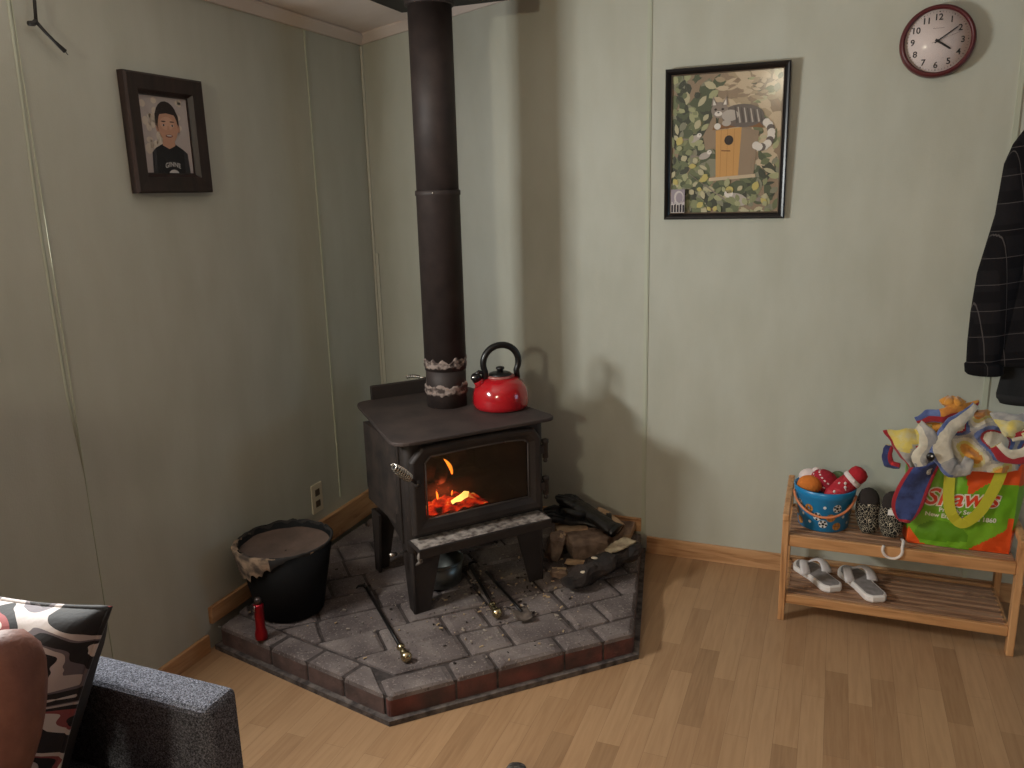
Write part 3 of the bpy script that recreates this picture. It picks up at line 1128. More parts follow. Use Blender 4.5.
m_.prism([(-.245, -.255), (.245, -.255), (.245, .255), (-.245, .255)], pz(2.183), pz(2.200))
hh = [(-.245, 0), (.245, 0)]
for y in (-.255, .245):
    m_.add([(x, yy, z) for yy in (y, y + .01) for x, z in ((-.245, pz(2.19)), (.245, pz(2.19)), (.245, pz(ceil_z(px_ + .245)) + .004), (-.245, pz(ceil_z(px_ - .245)) + .004))],
           [(0, 1, 2, 3), (7, 6, 5, 4), (0, 4, 5, 1), (1, 5, 6, 2), (2, 6, 7, 3), (3, 7, 4, 0)])
for x in (-.245, .235):
    m_.box((x + .005, 0, pz(2.19) + (ceil_z(px_ + x) - 2.19) / 2), (.01, .51, ceil_z(px_ + x) - 2.19 + .01))
m_.build('ceiling_box', mat('black_ceiling_box', (28, 24, 24), .6, .2), pipe)
MB().lathe([(r0 + .004, pz(2.135)), (r0 + .007, pz(2.137)), (r0 + .007, pz(2.165)), (r0 + .013, pz(2.185))], 40).build('pipe_flange', PIPE, pipe)

# ================================================================== KETTLE
kx, ky = uvw(.146, .920)
ket = thing('kettle', 'glossy red enamel kettle with black loop handle on the stove top', 'kettle', (kx, ky, .732), TH - R(8))
ket.scale = (1.05, 1.05, 0.99)
MB().lathe([(.088, 0), (.096, .004), (.1, .018), (.1, .04), (.097, .062), (.09, .082), (.078, .099), (.062, .111), (.048, .117)], 48).build('body', KETTLE, ket)
MB().lathe([(.05, .115), (.052, .119), (.048, .123), (.042, .124)], 40).build('collar', KDUST, ket)
MB().lathe([(.043, .121), (.04, .129), (.028, .134), (.016, .136)], 32).build('lid', BLACK, ket)
MB().lathe([(.012, .134), (.010, .142), (.016, .146), (.014, .153), (.005, .156)], 20).build('lid_knob', BLACK, ket)
hp = arc((0.004, 0, .170), .066, R(-30), R(205), 24)
hp = [Vector((p.x, 0, p.z)) for p in hp]
MB().tube([(.064, 0, .105)] + hp + [(-.058, 0, .115)], [.011] + [.0105 + .002 * math.sin(PI * i / 24) for i in range(25)] + [.013], 14, up=(0, 1, 0)).build('handle', BLACK, ket)
MB().ball((-.018, 0, .232), (.010, .008, .007), 12).build('handle_button', BLACK, ket)
sp = MB().tube([(-.066, 0, .085), (-.080, 0, .105), (-.090, 0, .122)], [.022, .019, .015], 18).build('spout', KETTLE, ket)
MB().tube([(-.084, 0, .112), (-.094, 0, .128), (-.099, 0, .136)], [.018, .018, .008], 18).tube([(-.092, 0, .13), (-.078, 0, .142), (-.060, 0, .135)], [.009, .008, .007], 10).build('whistle_cap', BLACK, sp)
MB().ball((-.101, -.004, .123), (.007, .010, .010), 12).build('spout_lip', CHROME, sp)

# ================================================================== ASH BUCKET
bk = thing('ash_bucket', 'black bucket with a torn crusty rim beside the left wall', 'bucket', (.203, -1.045, HZ))
bz = .262
MB().lathe([(.112, 0), (.116, .003), (.163, bz), (.158, bz), (.112, .01), (.05, .009)], 48).build('pail', mat('bucket_black', (9, 9, 10), .75, spec=.25), bk)
m_ = MB()
nn = 96


def rimr(j, k):
    a = 2 * PI * j / nn
    tear = max(0, math.cos(a - R(244))) ** 3
    nz = noise.noise((math.cos(a) * 5, math.sin(a) * 5, k))
    return a, tear, nz


rg = []
for k, (dr, dz) in enumerate(((-.004, -.02), (-.003, 0), (.002, .003), (.006, .000), (.005, -.008))):
    ring = []
    for j in range(nn):
        a, tear, nz = rimr(j, k)
        z = bz + dz + nz * .008 - (tear * .085 * (1 + .5 * noise.noise((a * 9, 2, 0))) if k == 4 else 0)
        r = .160 + dr + (z - bz) * .18 * (k == 4) + tear * .012 * (k >= 2) + nz * .004
        ring.append((r * math.cos(a), r * math.sin(a), z))
    rg.append(ring)
m_.rings(rg, lambda *_: 0, True, False) if False else m_.rings(rg, 0, True, False)
for f_ in range(len(m_.f)):
    a_ = 2 * PI * (f_ % nn) / nn
    m_.mi[f_] = 1 if max(0, math.cos(a_ - R(244))) ** 3 * 1.6 + .9 * noise.noise((math.cos(a_) * 6, math.sin(a_) * 6, f_ // nn)) > .55 else 0
tag(m_.build('torn_rim', [mat('sooty_rim', (34, 30, 28), .9), mat('crusty_bucket_rim', (146, 122, 100), .95, rgb2=(70, 58, 50), scale=24, lo=.42, hi=.6, bump=.9, bscale=60)], bk), 'ragged rim with torn tan crust')
m_ = MB()
m_.lathe([(.158, bz - .022), (.12, bz - .034), (.07, bz - .040), (.004, bz - .044)], 48, caps=False)
m_.v = [(x, y, z + .010 * noise.noise((x * 14, y * 14, 0))) for x, y, z in m_.v]
m_.build('ash_fill', mat('brown_ash_fill', (94, 76, 66), .95, rgb2=(74, 60, 52), scale=10, bump=.5, bscale=60), bk)

# ================================================================== RED FLASHLIGHT
fl = thing('flashlight', 'slim red metal flashlight standing on the hearth in front of the black bucket', 'flashlight', (.238, -1.252, HZ))
RED = mat('red_anodised', (150, 20, 34), .28, .6)
MB().lathe([(.0195, 0), (.0205, .004), (.0205, .022), (.0165, .034), (.0155, .040), (.0155, .108), (.0165, .110), (.0165, .122), (.012, .126)], 24).build('barrel', RED, fl)
MB().lathe([(.012, .124), (.012, .140), (.009, .146), (.004, .148)], 20).build('tail_cap', mat('dark_steel_cap', (90, 80, 78), .35, .8), fl)
MB().tube([(.0, -.014, .10), (.0, -.022, .112), (0, -.018, .125)], .002, 6).build('clip', CHROME, fl)

# ================================================================== FIRE IRONS


def iron(name, label, a, b, knobs=True):
    a, b = Vector(a), Vector(b)
    t = thing(name, label, 'fire iron', a)
    d = b - a
    L = d.length
    d.normalize()
    m_ = MB()
    m_.tube([d * (L * .0) + Vector((0, 0, 0)), d * (L * .55), d * (L - .07)], .0058, 10)
    m_.build('shaft', mat('wrought_black', (26, 23, 23), .45, .5), t)
    M = Matrix.Translation(d * (L - .07)) @ d.to_track_quat('Z', 'Y').to_matrix().to_4x4()
    MB().lathe([(.006, 0), (.010, .004), (.0135, .010), (.010, .017), (.0065, .022), (.010, .036), (.012, .044), (.008, .050), (.007, .056), (.013, .060), (.0175, .070), (.0175, .076), (.013, .085), (.004, .089)], 18, 0, M).build('knob_handle', BRASS, t)
    return t, d


t, d = iron('fireplace_poker', 'black poker with a brass knob lying left of the stove leg', (.392, -.848, HZ + .010), (.760, -1.215, HZ + .018))
MB().tube([(0, 0, 0), (-.020, .010, 0), (-.034, -.002, .001), (-.030, -.022, .002)], [.0058, .0055, .005, .002], 8).build('hook', MATS['wrought_black'], t)
t, d = iron('fireplace_poker', 'black poker with a brass knob lying half under the stove', (.685, -.565, HZ + .010), (.925, -.875, HZ + .018))
MB().tube([(0, 0, 0), (-.012, .018, 0), (-.004, .034, .001), (.016, .034, .002)], [.0058, .0055, .005, .002], 8).build('hook', MATS['wrought_black'], t)
t = thing('fireplace_shovel', 'dusty black ash shovel lying beside the poker under the stove', 'fire iron', (.975, -.815, HZ + .006), R(127))
MB().tube([(-.03, -.01, .006), (.05, .0, .008), (.30, .035, .008)], .0055, 8).build('shaft', MATS['wrought_black'], t)
m_ = MB()
m_.grid(lambda s, q: (-.085 + .075 * s, -.035 + .06 * q, .004 + .010 * (2 * q - 1) ** 2 * (1 - .3 * s)), 8, 8)
m_.build('blade', mat('dusty_shovel_iron', (70, 60, 54), .8, .2, rgb2=(112, 98, 88), scale=40), t, solid=.003)
# galvanised ash tin under the stove
ax_, ay_ = uvw(-.135, .915)
t = thing('ash_tin', 'small galvanised tin standing under the stove behind the left front leg', 'tin', (ax_, ay_, HZ))
MB().lathe([(.078, 0), (.082, .004), (.092, .085), (.088, .085), (.078, .008), (.01, .007)], 36).build('tin', GALV, t)
MB().lathe([(.0915, .083), (.0955, .086), (.0955, .092), (.0905, .094)], 36, caps=False).build('rolled_rim', GALV, t)

# ================================================================== FIREWOOD SCRAPS


def rock(name, label, c, size, rot, m, seed, group=None, amp=.16, cat='firewood', mi2=None, cuts=4):
    bm = bmesh.new()
    bmesh.ops.create_cube(bm, size=1.0)
    bmesh.ops.subdivide_edges(bm, edges=bm.edges[:], cuts=cuts, use_grid_fill=True)
    for v in bm.verts:
        k = v.co.normalized()
        v.co = v.co.lerp(k * .62, .25)
        v.co += noise.noise_vector(v.co * 1.8 + Vector((seed * 7.1, seed * 3.3, 0))) * amp
        v.co += noise.noise_vector(v.co * 5 + Vector((seed, 0, seed))) * amp * .25
        v.co.x *= size[0]
        v.co.y *= size[1]
        v.co.z *= size[2]
    me = bpy.data.meshes.new(name)
    bm.to_mesh(me)
    bm.free()
    for q in (m if isinstance(m, (list, tuple)) else [m]):
        me.materials.append(q)
    if mi2:
        for p in me.polygons:
            if mi2(p):
                p.material_index = 1
    o = bpy.data.objects.new(name, me)
    COL.objects.link(o)
    o.rotation_euler = rot
    M3 = Euler(rot).to_matrix()
    zmin = min((M3 @ v.co).z for v in me.vertices)
    o.location = (c[0], c[1], c[2] - zmin)
    tag(o, label, cat, group)
    return o


G = 'firewood scraps right of the stove'
rock('firewood_chunk', 'largest brown wood chunk below the black gloves', (1.075, -.315, HZ), (.16, .10, .085), (0, .05, R(38)), [BARK], 1, G)
rock('firewood_chunk', 'pale stubby split block on top of the wood scraps by the stove leg', (1.012, -.285, HZ + .055), (.13, .065, .045), (.05, -.05, R(30)), [WOODCUT, BARK], 2, G, .08, mi2=lambda p: p.normal.z < -.3)
rock('firewood_chunk', 'flat brown offcut lying under the gloves at the back', (.985, -.205, HZ + .075), (.14, .055, .028), (0, 0, R(35)), [WOODCUT], 3, G, .1)
rock('firewood_chunk', 'broken chunk wedged between the biggest chunk and the bark slab', (1.130, -.185, HZ), (.085, .10, .10), (.3, .2, R(60)), [BARK, WOODCUT], 4, G, .2, mi2=lambda p: p.normal.z > .6)
rock('firewood_chunk', 'small pale chip block leaning under the glove fingertips', (1.10, -.155, HZ + .085), (.06, .035, .035), (.2, .5, R(20)), [WOODCUT], 5, G, .1)
rock('firewood_chunk', 'tilted wedge of wood right behind the right front stove leg', (.975, -.395, HZ), (.06, .06, .11), (.35, .25, R(15)), [BARK, WOODCUT], 6, G, .15, mi2=lambda p: p.normal.x > .4)
rock('firewood_chunk', 'small crumbly knot lying at the foot of the right front stove leg', (1.035, -.525, HZ), (.055, .04, .03), (0, 0, R(20)), [WOODCUT, BARK], 7, G, .2, mi2=lambda p: p.normal.y < 0)
rock('firewood_chunk', 'thin splinter of pale wood lying in front of the largest brown chunk', (1.075, -.400, HZ), (.10, .022, .016), (0, 0, R(10)), [WOODCUT], 9, G, .15)
rock('firewood_chunk', 'small cube of bark lying between the charred log and the largest chunk', (1.150, -.330, HZ), (.04, .035, .03), (0, .2, R(50)), [BARK], 10, G, .2)
m_ = MB()
sl = [(-.08, -.052), (.04, -.070), (.085, .030), (.02, .062), (-.06, .05)]
m_.prism(sl, 0, .030, 0, top_mi=1)
o = m_.build('bark_slab', [WOODCUT, BARK], None, bevel=.004, jitter=.005)
o.location = (1.150, -.085, HZ + .004)
o.rotation_euler = (R(4), R(-8), R(25))
tag(o, 'thin bark slab with pale cut edges against the back baseboard', 'firewood', G)
lg = thing('charred_log', 'long blackened split log at the right edge of the hearth', 'log', (1.192, -.470, HZ), 0, G)
a, b = Vector((-.085, -.165, .040)), Vector((.072, .165, .060))
m_ = MB()
rr = []
dl_ = (b - a).normalized()
sd_ = dl_.cross(Vector((0, 0, 1))).normalized()
up_ = sd_.cross(dl_)
for i in range(19):
    t_ = i / 18
    c = a.lerp(b, t_)
    w = .050 * (1 - .35 * max(0, .25 - t_) / .25) * (1 - .15 * t_)
    ring = []
    for j in range(16):
        q = 2 * PI * j / 16
        x, z = math.cos(q) * w * 1.05, math.sin(q) * w * .85
        z = min(z, w * .60 - max(0, -x) * .35)
        p = c + sd_ * x * (1 + .15 * math.sin(i * .9)) + up_ * z
        ring.append(p + noise.noise_vector(p * 17) * .016 + noise.noise_vector(p * 55) * .005)
    rr.append(ring)
m_.rings(rr, 0, False)
zmin = min(v[2] for v in m_.v)
m_.v = [(x, y, z - zmin) for x, y, z in m_.v]
m_.build('charred_bark', CHAR, lg)
m_ = MB()
m_.grid(lambda s, q: tuple(a.lerp(b, .60 + .36 * q) + sd_ * (-.030 + .06 * s) * (.55 + .45 * min(1, q * 2.5)) + up_ * (.036 + .003 * noise.noise((s * 6, q * 9, 0))) + Vector((0, 0, -zmin))), 10, 20)
tag(m_.build('split_face', SPLIT, lg, solid=.006), 'pale unburnt split face')
for s_, q_, rz_ in ((.42, .034, .3), (.16, .012, .5)):
    m_ = MB().ball((0, 0, 0), (.014, .0075, .004), 10)
    o = m_.build('pale_chip', flat((206, 190, 166), .9), lg)
    p = a.lerp(b, s_) + sd_ * (-.01 if s_ > .3 else .022) + up_ * (.0335 if s_ > .3 else .026)
    o.location = p + Vector((0, 0, -zmin))
    o.rotation_euler = (.2, .1, rz_)


def glove(label, loc, rot, mirror):
    t = thing('work_glove', label, 'glove', loc, 0, 'black gloves on the firewood')
    t.rotation_euler = rot
    s = mirror
    m_ = MB()
    rg = []
    for x, w, h_ in ((-.16, .058, .022), (-.12, .055, .024), (-.06, .043, .022), (-.03, .045, .022), (.0, .052, .022), (.03, .052, .020), (.045, .046, .016)):
        rg.append([(x, w * math.cos(a_) + .004 * noise.noise((x * 30, a_ * 2, s)), .024 + h_ * math.sin(a_) + .005 * noise.noise((x * 40, a_ * 3, 5))) for a_ in [2 * PI * j / 20 for j in range(20)]])
    m_.rings(rg)
    for yy, ln, cu in ((-.036, .062, .012), (-.012, .078, .02), (.013, .074, .012), (.037, .058, .004)):
        m_.tube([(.025, yy, .024), (.05 + ln * .3, yy * 1.1, .028), (.05 + ln * .7, yy * 1.15, .022 - cu * .4), (.05 + ln, yy * 1.1, .018 - cu * .6)], [.014, .0135, .012, .008], 12)
    m_.tube([(-.025, s * .038, .022), (.0, s * .07, .022), (.03, s * .085, .018), (.05, s * .083, .014)], [.016, .015, .013, .009], 12)
    m_.v = [tuple(Vector(v) + noise.noise_vector(Vector(v) * 38 + Vector((s * 5, 0, 0))) * .006) for v in m_.v]
    m_.build('glove_shell', LEATHER, t)
    MB().rings([[(x, w * math.cos(a_), .024 + h_ * math.sin(a_)) for a_ in [2 * PI * j / 20 for j in range(20)]] for x, w, h_ in ((-.165, .060, .024), (-.158, .062, .026), (-.15, .059, .025))], caps=False).build('cuff_binding', BLACK, t)
    return t


glove('upper black leather glove draped over the firewood, cuff toward the back wall', (1.030, -.225, HZ + .135), (R(8), R(-22), R(168)), 1)
glove('lower black leather glove tucked beneath the other on the wood scraps', (.985, -.235, HZ + .100), (R(-10), R(-8), R(196)), -1)

# ================================================================== OUTLET, WIRE
IV = mat('ivory_plastic', (212, 202, 178), .5)
t = thing('power_outlet', 'ivory power outlet on the left wall above the bucket', 'outlet', (0.0, -.569, .306))
MB().prism(round_poly([(-.037, -.062), (.037, -.062), (.037, .062), (-.037, .062)], .006, 3), 0, .005, 0, Matrix(((0, 0, 1, 0), (1, 0, 0, 0), (0, 1, 0, 0), (0, 0, 0, 1)))).build('cover_plate', IV, t, bevel=.002)
m_ = MB()
for z in (-.024, .024):
    m_.box((.006, 0, z), (.004, .030, .028))
m_.build('receptacle', mat('brown_socket', (84, 70, 58), .5), t, bevel=.004)
t = thing('hanging_wire', 'frayed dark wire end hanging on the left wall near the ceiling', 'wire', (.004, -1.566, 2.13))
WIRE = mat('dark_wire', (34, 32, 30), .6)
MB().tube([(.006, -.004, 0), (.012, .002, -.06), (.014, -.004, -.12), (.018, -.012, -.172)], .0042, 8).build('cable', WIRE, t)
MB().tube([(.018, -.012, -.170), (.020, -.022, -.178), (.02, -.036, -.180)], [.006, .007, .006], 8).build('wire_connector', WIRE, t)
MB().tube([(.018, -.012, -.172), (.02, .012, -.196), (.022, .030, -.212), (.022, .058, -.232)], [.0045, .004, .004, .006], 8).tube([(.022, .058, -.232), (.022, .066, -.240)], [.0015, .001], 6).build('wire_pigtail', WIRE, t)

# ================================================================== PORTRAIT ON LEFT WALL


def frame_mb(w, h, fw, d, prof=None):
    """picture frame in x,z with the wall at y=0 and the room at -y"""
    m_ = MB()
    o = [(-w / 2, -h / 2), (w / 2, -h / 2), (w / 2, h / 2), (-w / 2, h / 2)]
    prof = prof or [(0, 0), (0, d), (fw * .35, d), (fw, d * .55), (fw, 0)]
    rings = []
    for ins, dep in prof:
        rings.append([(x - math.copysign(ins, x), -dep, z - math.copysign(ins, z)) for x, z in o])
    m_.rings(rings, 0, False, False)
    return m_


def layer(mb_, poly, k, mi, y0=-.006, step=.0004):
    mb_.add([(x, y0 - k * step, z) for x, z in poly], [tuple(range(len(poly)))], mi)


def ell(cx, cz, rx, rz, n=20, a=0):
    return [(cx + rx * math.cos(2 * PI * i / n) * math.cos(a) - rz * math.sin(2 * PI * i / n) * math.sin(a), cz + rx * math.cos(2 * PI * i / n) * math.sin(a) + rz * math.sin(2 * PI * i / n) * math.cos(a)) for i in range(n)]


por = thing('framed_portrait', 'dark wood framed portrait of a boy in a black shirt on the left wall', 'picture', (0.002, -1.168, 1.706), R(90))
FW_ = wood_material('dark_walnut_frame', (38, 25, 22), (50, 33, 28), (24, 16, 14), .4, 2)
frame_mb(.312, .342, .062, .028, [(0, 0), (0, .022), (.006, .028), (.046, .024), (.056, .010), (.060, .010), (.060, 0)]).build('frame', FW_, por)
m_ = MB()
pw, ph = .098, .113
cols = [flat((178, 168, 164)), flat((204, 192, 176)), flat((18, 17, 20)), flat((186, 142, 118)), flat((42, 31, 27)), flat((196, 192, 190)), flat((120, 70, 64)), flat((44, 42, 46)), flat((198, 156, 132))]
layer(m_, [(-pw, -ph), (pw, -ph), (pw, ph), (-pw, ph)], 0, 0)
for i in range(16):
    layer(m_, ell(-pw * .95 + rng.random() * pw * .7, -ph * .5 + rng.random() * ph * 1.45, .008 + rng.random() * .008, .008 + rng.random() * .008, 12), 1, 1)
for i in range(5):
    layer(m_, ell(pw * .55 + rng.random() * pw * .4, ph * .2 + rng.random() * ph * .7, .008, .008, 12), 1, 1)
layer(m_, [(-.070, -ph), (.082, -ph), (.078, -.052), (.060, -.040), (.032, -.026), (-.022, -.026), (-.050, -.038), (-.066, -.052)], 2, 2)
layer(m_, [(.060, -ph), (.082, -ph), (.078, -.052), (.062, -.042)], 3, 7)
layer(m_, [(-.070, -ph), (-.054, -ph), (-.05, -.04), (-.066, -.052)], 3, 7)
layer(m_, [(-.022, -.030), (.004, -.040), (.030, -.030), (.026, .0), (-.016, .0)], 3, 3)
layer(m_, ell(.005, .045, .047, .054), 4, 4)
layer(m_, ell(.007, .026, .040, .050), 5, 3)
layer(m_, ell(-.034, .022, .007, .013), 4, 3)
layer(m_, ell(.050, .022, .006, .013), 4, 3)
layer(m_, [(-.043, .025), (-.042, .06), (-.025, .085), (.005, .096), (.036, .085), (.052, .058), (.053, .025), (.045, .045), (.036, .060), (.005, .064), (-.024, .060), (-.034, .045)], 6, 4)
layer(m_, ell(.003, .034, .028, .020), 6, 8)
for ex in (-.011, .024):
    layer(m_, ell(ex, .029, .0062, .0028, 12), 7, 5)
    layer(m_, ell(ex, .029, .0036, .0030, 12), 8, 4)
    layer(m_, ell(ex, .040, .010, .0018, 12), 7, 4)
layer(m_, [(.004, .028), (.009, .028), (.014, .012), (.000, .012)], 7, 3)
layer(m_, ell(.007, -.002, .015, .0045, 14), 7, 6)
layer(m_, ell(.007, -.001, .011, .0020, 14), 8, 5)
tv, tf = text_mesh('GINNE', .020, 0, .0004, 1.05)
m_.add([(x + .008, -.006 - .0004 * 9, y - .086 - 6.0 * x * x) for x, y, z in tv], tf, 5)
layer(m_, [p for p in ell(.010, -.117, .022, .016, 20) if p[1] > -.1149], 9, 5)
m_.build('portrait_print', cols, por)
m_ = MB()
layer(m_, [(-.098, -.114), (.098, -.114), (.098, .114), (-.098, .114)], 0, 0, -.0115)
m_.build('frame_glass', PICGLASS, por)

# ================================================================== BIRDHOUSE PICTURE ON BACK WALL
bp_ = thing('framed_print', 'black framed print of a cat lying on a birdhouse among leaves', 'picture', (1.525, -.011, 1.664))
bp_.rotation_euler = (R(1.9), 0, 0)
frame_mb(.437, .540, .024, .024, [(0, 0), (0, .020), (.004, .024), (.010, .022), (.016, .018), (.022, .012), (.022, 0)]).build('frame', mat('black_lacquer_frame', (20, 17, 18), .3), bp_)
frame_mb(.395, .498, .004, .015, [(0, .008), (0, .015), (.004, .012), (.004, .008)]).build('frame_liner', mat('bronze_liner', (112, 98, 84), .4, .4), bp_)
m_ = MB()
GR = [(108, 114, 84), (134, 138, 102), (86, 92, 70), (162, 162, 124), (70, 72, 60), (132, 130, 110), (182, 174, 142)]
BR = [(170, 150, 122), (146, 126, 104), (194, 174, 146), (112, 96, 78)]
OT = [(196, 148, 88), (168, 118, 66), (128, 88, 52), (52, 42, 36), (176, 166, 156), (140, 128, 118), (104, 94, 88), (216, 208, 198), (186, 172, 104), (86, 78, 74)]
cols = [flat(c) for c in GR + BR + OT]
oG, oB, oO = 0, 7, 11
W2, H2 = .196, .247
layer(m_, [(-W2, -H2), (W2, -H2), (W2, H2), (-W2, H2)], 0, oB + 1)
rg2 = random.Random(11)


def inside(x, z):
    return abs(x) < W2 - .012 and abs(z) < H2 - .012


def leaf(x, z, l, w, a, mi, k):
    pts = [(0, 0), (.25, .8), (.55, 1), (.8, .65), (1, 0), (.8, -.65), (.55, -1), (.25, -.8)]
    q = []
    for s, t in pts:
        xx, zz = s * l, t * w * .5
        X, Z = x + xx * math.cos(a) - zz * math.sin(a), z + xx * math.sin(a) + zz * math.cos(a)
        q.append((max(-W2, min(W2, X)), max(-H2, min(H2, Z))))
    layer(m_, q, k, mi)


# soft background patches
for i in range(150):
    x, z = rg2.uniform(-W2, W2), rg2.uniform(-H2, H2)
    c = oG + rg2.choice([0, 2, 4, 5]) if (x < -.02 or z < -.08) else oB + rg2.choice([0, 1, 2, 2])
    q = ell(x, z, rg2.uniform(.015, .045), rg2.uniform(.012, .04), 9, rg2.uniform(0, 3))
    layer(m_, [(max(-W2, min(W2, a)), max(-H2, min(H2, b))) for a, b in q], 1 + i * .006, c)
for i in range(230):
    r = rg2.random()
    if r < .5:
        x, z = rg2.uniform(-W2, -.03), rg2.uniform(-H2, H2)
    elif r < .75:
        x, z = rg2.uniform(.09, W2), rg2.uniform(-H2, .22)
    else:
        x, z = rg2.uniform(-W2, W2), rg2.uniform(-H2, -.12)
    leaf(x, z, rg2.uniform(.022, .05), rg2.uniform(.012, .026), rg2.uniform(0, 6.3), oG + rg2.randrange(7), 3 + i * .006)
# light bark behind the cat, sunlit top
for i in range(40):
    leaf(rg2.uniform(-.05, .15), rg2.uniform(.13, .24), rg2.uniform(.02, .06), rg2.uniform(.008, .02), rg2.uniform(-.4, .5), oB + rg2.choice([0, 2, 2, 1]), 5 + i * .01)
# birdhouse
layer(m_, [(-.080, .03), (-.036, .115), (-.030, -.01), (-.07, -.02)], 6, oB + 1)
layer(m_, [(-.034, .048), (.058, .056), (.050, -.118), (-.030, -.124)], 7, oO + 0)
layer(m_, [(.058, .056), (.120, .040), (.105, -.112), (.050, -.118)], 7, oB + 1)
for x in (-.015, .008, .032):
    layer(m_, [(x, .05), (x + .0016, .05), (x + .0012, -.120), (x, -.120)], 7.5, oO + 1)
layer(m_, [(-.046, .050), (-.040, .066), (.125, .068), (.135, .050), (.06, .058)], 8, oO + 2)
layer(m_, [(-.055, -.120), (-.055, -.132), (.112, -.122), (.112, -.110)], 8, oB + 2)
layer(m_, ell(.014, .012, .016, .017), 8, oO + 3)
layer(m_, [(-.012, -.022), (.020, -.024), (.020, -.028), (-.012, -.026)], 8, oO + 2)
# the striped cat stretched along the roof
layer(m_, ell(.060, .095, .075, .040, 24, -.06), 9, oO + 6)
layer(m_, ell(-.022, .118, .030, .028, 20), 10, oO + 5)
for s in (-1, 1):
    cx = -.022 + s * .018
    layer(m_, [(cx - .012, .134), (cx + s * .006, .168), (cx + .012, .134)], 10, oO + 5)
    layer(m_, [(cx - .006, .136), (cx + s * .004, .156), (cx + .006, .136)], 11, oO + 7)
    layer(m_, ell(cx * .7 - .008, .121, .005, .004, 10), 12, oO + 3)
layer(m_, ell(-.026, .106, .014, .009, 14), 11, oO + 7)
layer(m_, ell(-.026, .110, .004, .003, 8), 12, oO + 9)
for i in range(9):
    x = .03 + i * .011
    layer(m_, [(x, .128 - i * .002), (x + .004, .128 - i * .002), (x + .014, .072), (x + .008, .070)], 11, oO + (4 if i % 2 else 9))
layer(m_, ell(-.028, .062, .012, .011), 11, oO + 7)
layer(m_, ell(.004, .072, .016, .011), 11, oO + 4)
layer(m_, ell(.016, .098, .030, .020), 10.5, oO + 4)
tail = [(.128 + .034 * math.cos(t) * (.7 if t > 3 else 1), .028 + .045 * math.sin(t)) for t in [1.4 - i * .32 for i in range(12)]]
for i, (x, z) in enumerate(tail):
    layer(m_, ell(min(x, .178), z, .014, .014, 10), 11 + i * .05, oO + (7 if i % 3 else 6))
# birds
for bx, bz_, fl_ in ((-.110, .022, 1), (-.072, -.040, 1), (.050, -.200, -1)):
    big = 1.8 if fl_ < 0 else 1.0
    layer(m_, ell(bx, bz_, .022 * big, .012 * big, 16, .3 * fl_), 11, oO + 4)
    layer(m_, ell(bx + .017 * fl_ * big, bz_ + .012 * big, .009 * big, .008 * big, 14), 12, oO + 7)
    layer(m_, [(bx - .012 * fl_ * big, bz_), (bx - .050 * fl_ * big, bz_ - .006 * big), (bx - .048 * fl_ * big, bz_ + .004 * big)], 11, oO + 5)
    layer(m_, ell(bx + .019 * fl_ * big, bz_ + .014 * big, .002, .002, 8), 13, oO + 3)
layer(m_, ell(.022, -.165, .014, .013), 12, oO + 8)
layer(m_, [(-.13, -.10), (-.126, -.106), (.02, -.205), (.012, -.208)], 10, oO + 5)
for i in range(46):
    x, z = (rg2.uniform(-W2, -.06), rg2.uniform(-.23, .08)) if i % 2 else (rg2.uniform(-.1, W2 - .02), rg2.uniform(-.24, -.15))
    leaf(x, z, rg2.uniform(.02, .042), rg2.uniform(.014, .026), rg2.uniform(0, 6.3), rg2.choice([oG + 3, oG + 6, oG + 1, oO + 8]), 12 + i * .02)
m_.build('cat_and_birdhouse_print', cols, bp_)
m_ = MB()
layer(m_, [(-.195, -.246), (.195, -.246), (.195, .246), (-.195, .246)], 0, 0, -.0135)
m_.build('frame_glass', PICGLASS, bp_)
sn = thing('snapshot', 'small snapshot tucked in the lower left corner of the black framed print', 'photo', (1.360, -.034, 1.462))
sn.rotation_euler = (R(1.9), 0, 0)
m_ = MB()
layer(m_, [(-.026, -.043), (.026, -.043), (.026, .043), (-.026, .043)], 0, 0, 0)
layer(m_, [(-.026, -.010), (.026, -.004), (.026, .043), (-.026, .043)], 1, 1, 0)
for k in range(5):
    x = -.024 + k * .0105
    layer(m_, [(x, -.041), (x + .007, -.041), (x + .007, -.014 + .004 * (k % 2)), (x, -.014)], 2, 2, 0)
    layer(m_, ell(x + .0035, -.006 + .003 * (k % 2), .003, .004, 8), 3, 0, 0)
layer(m_, ell(.004, .014, .018, .024), 2, 0, 0)
layer(m_, ell(.006, .012, .013, .019), 3, 1, 0)
m_.build('photo_print', [flat((196, 188, 186)), flat((150, 140, 148)), flat((36, 32, 38))], sn)

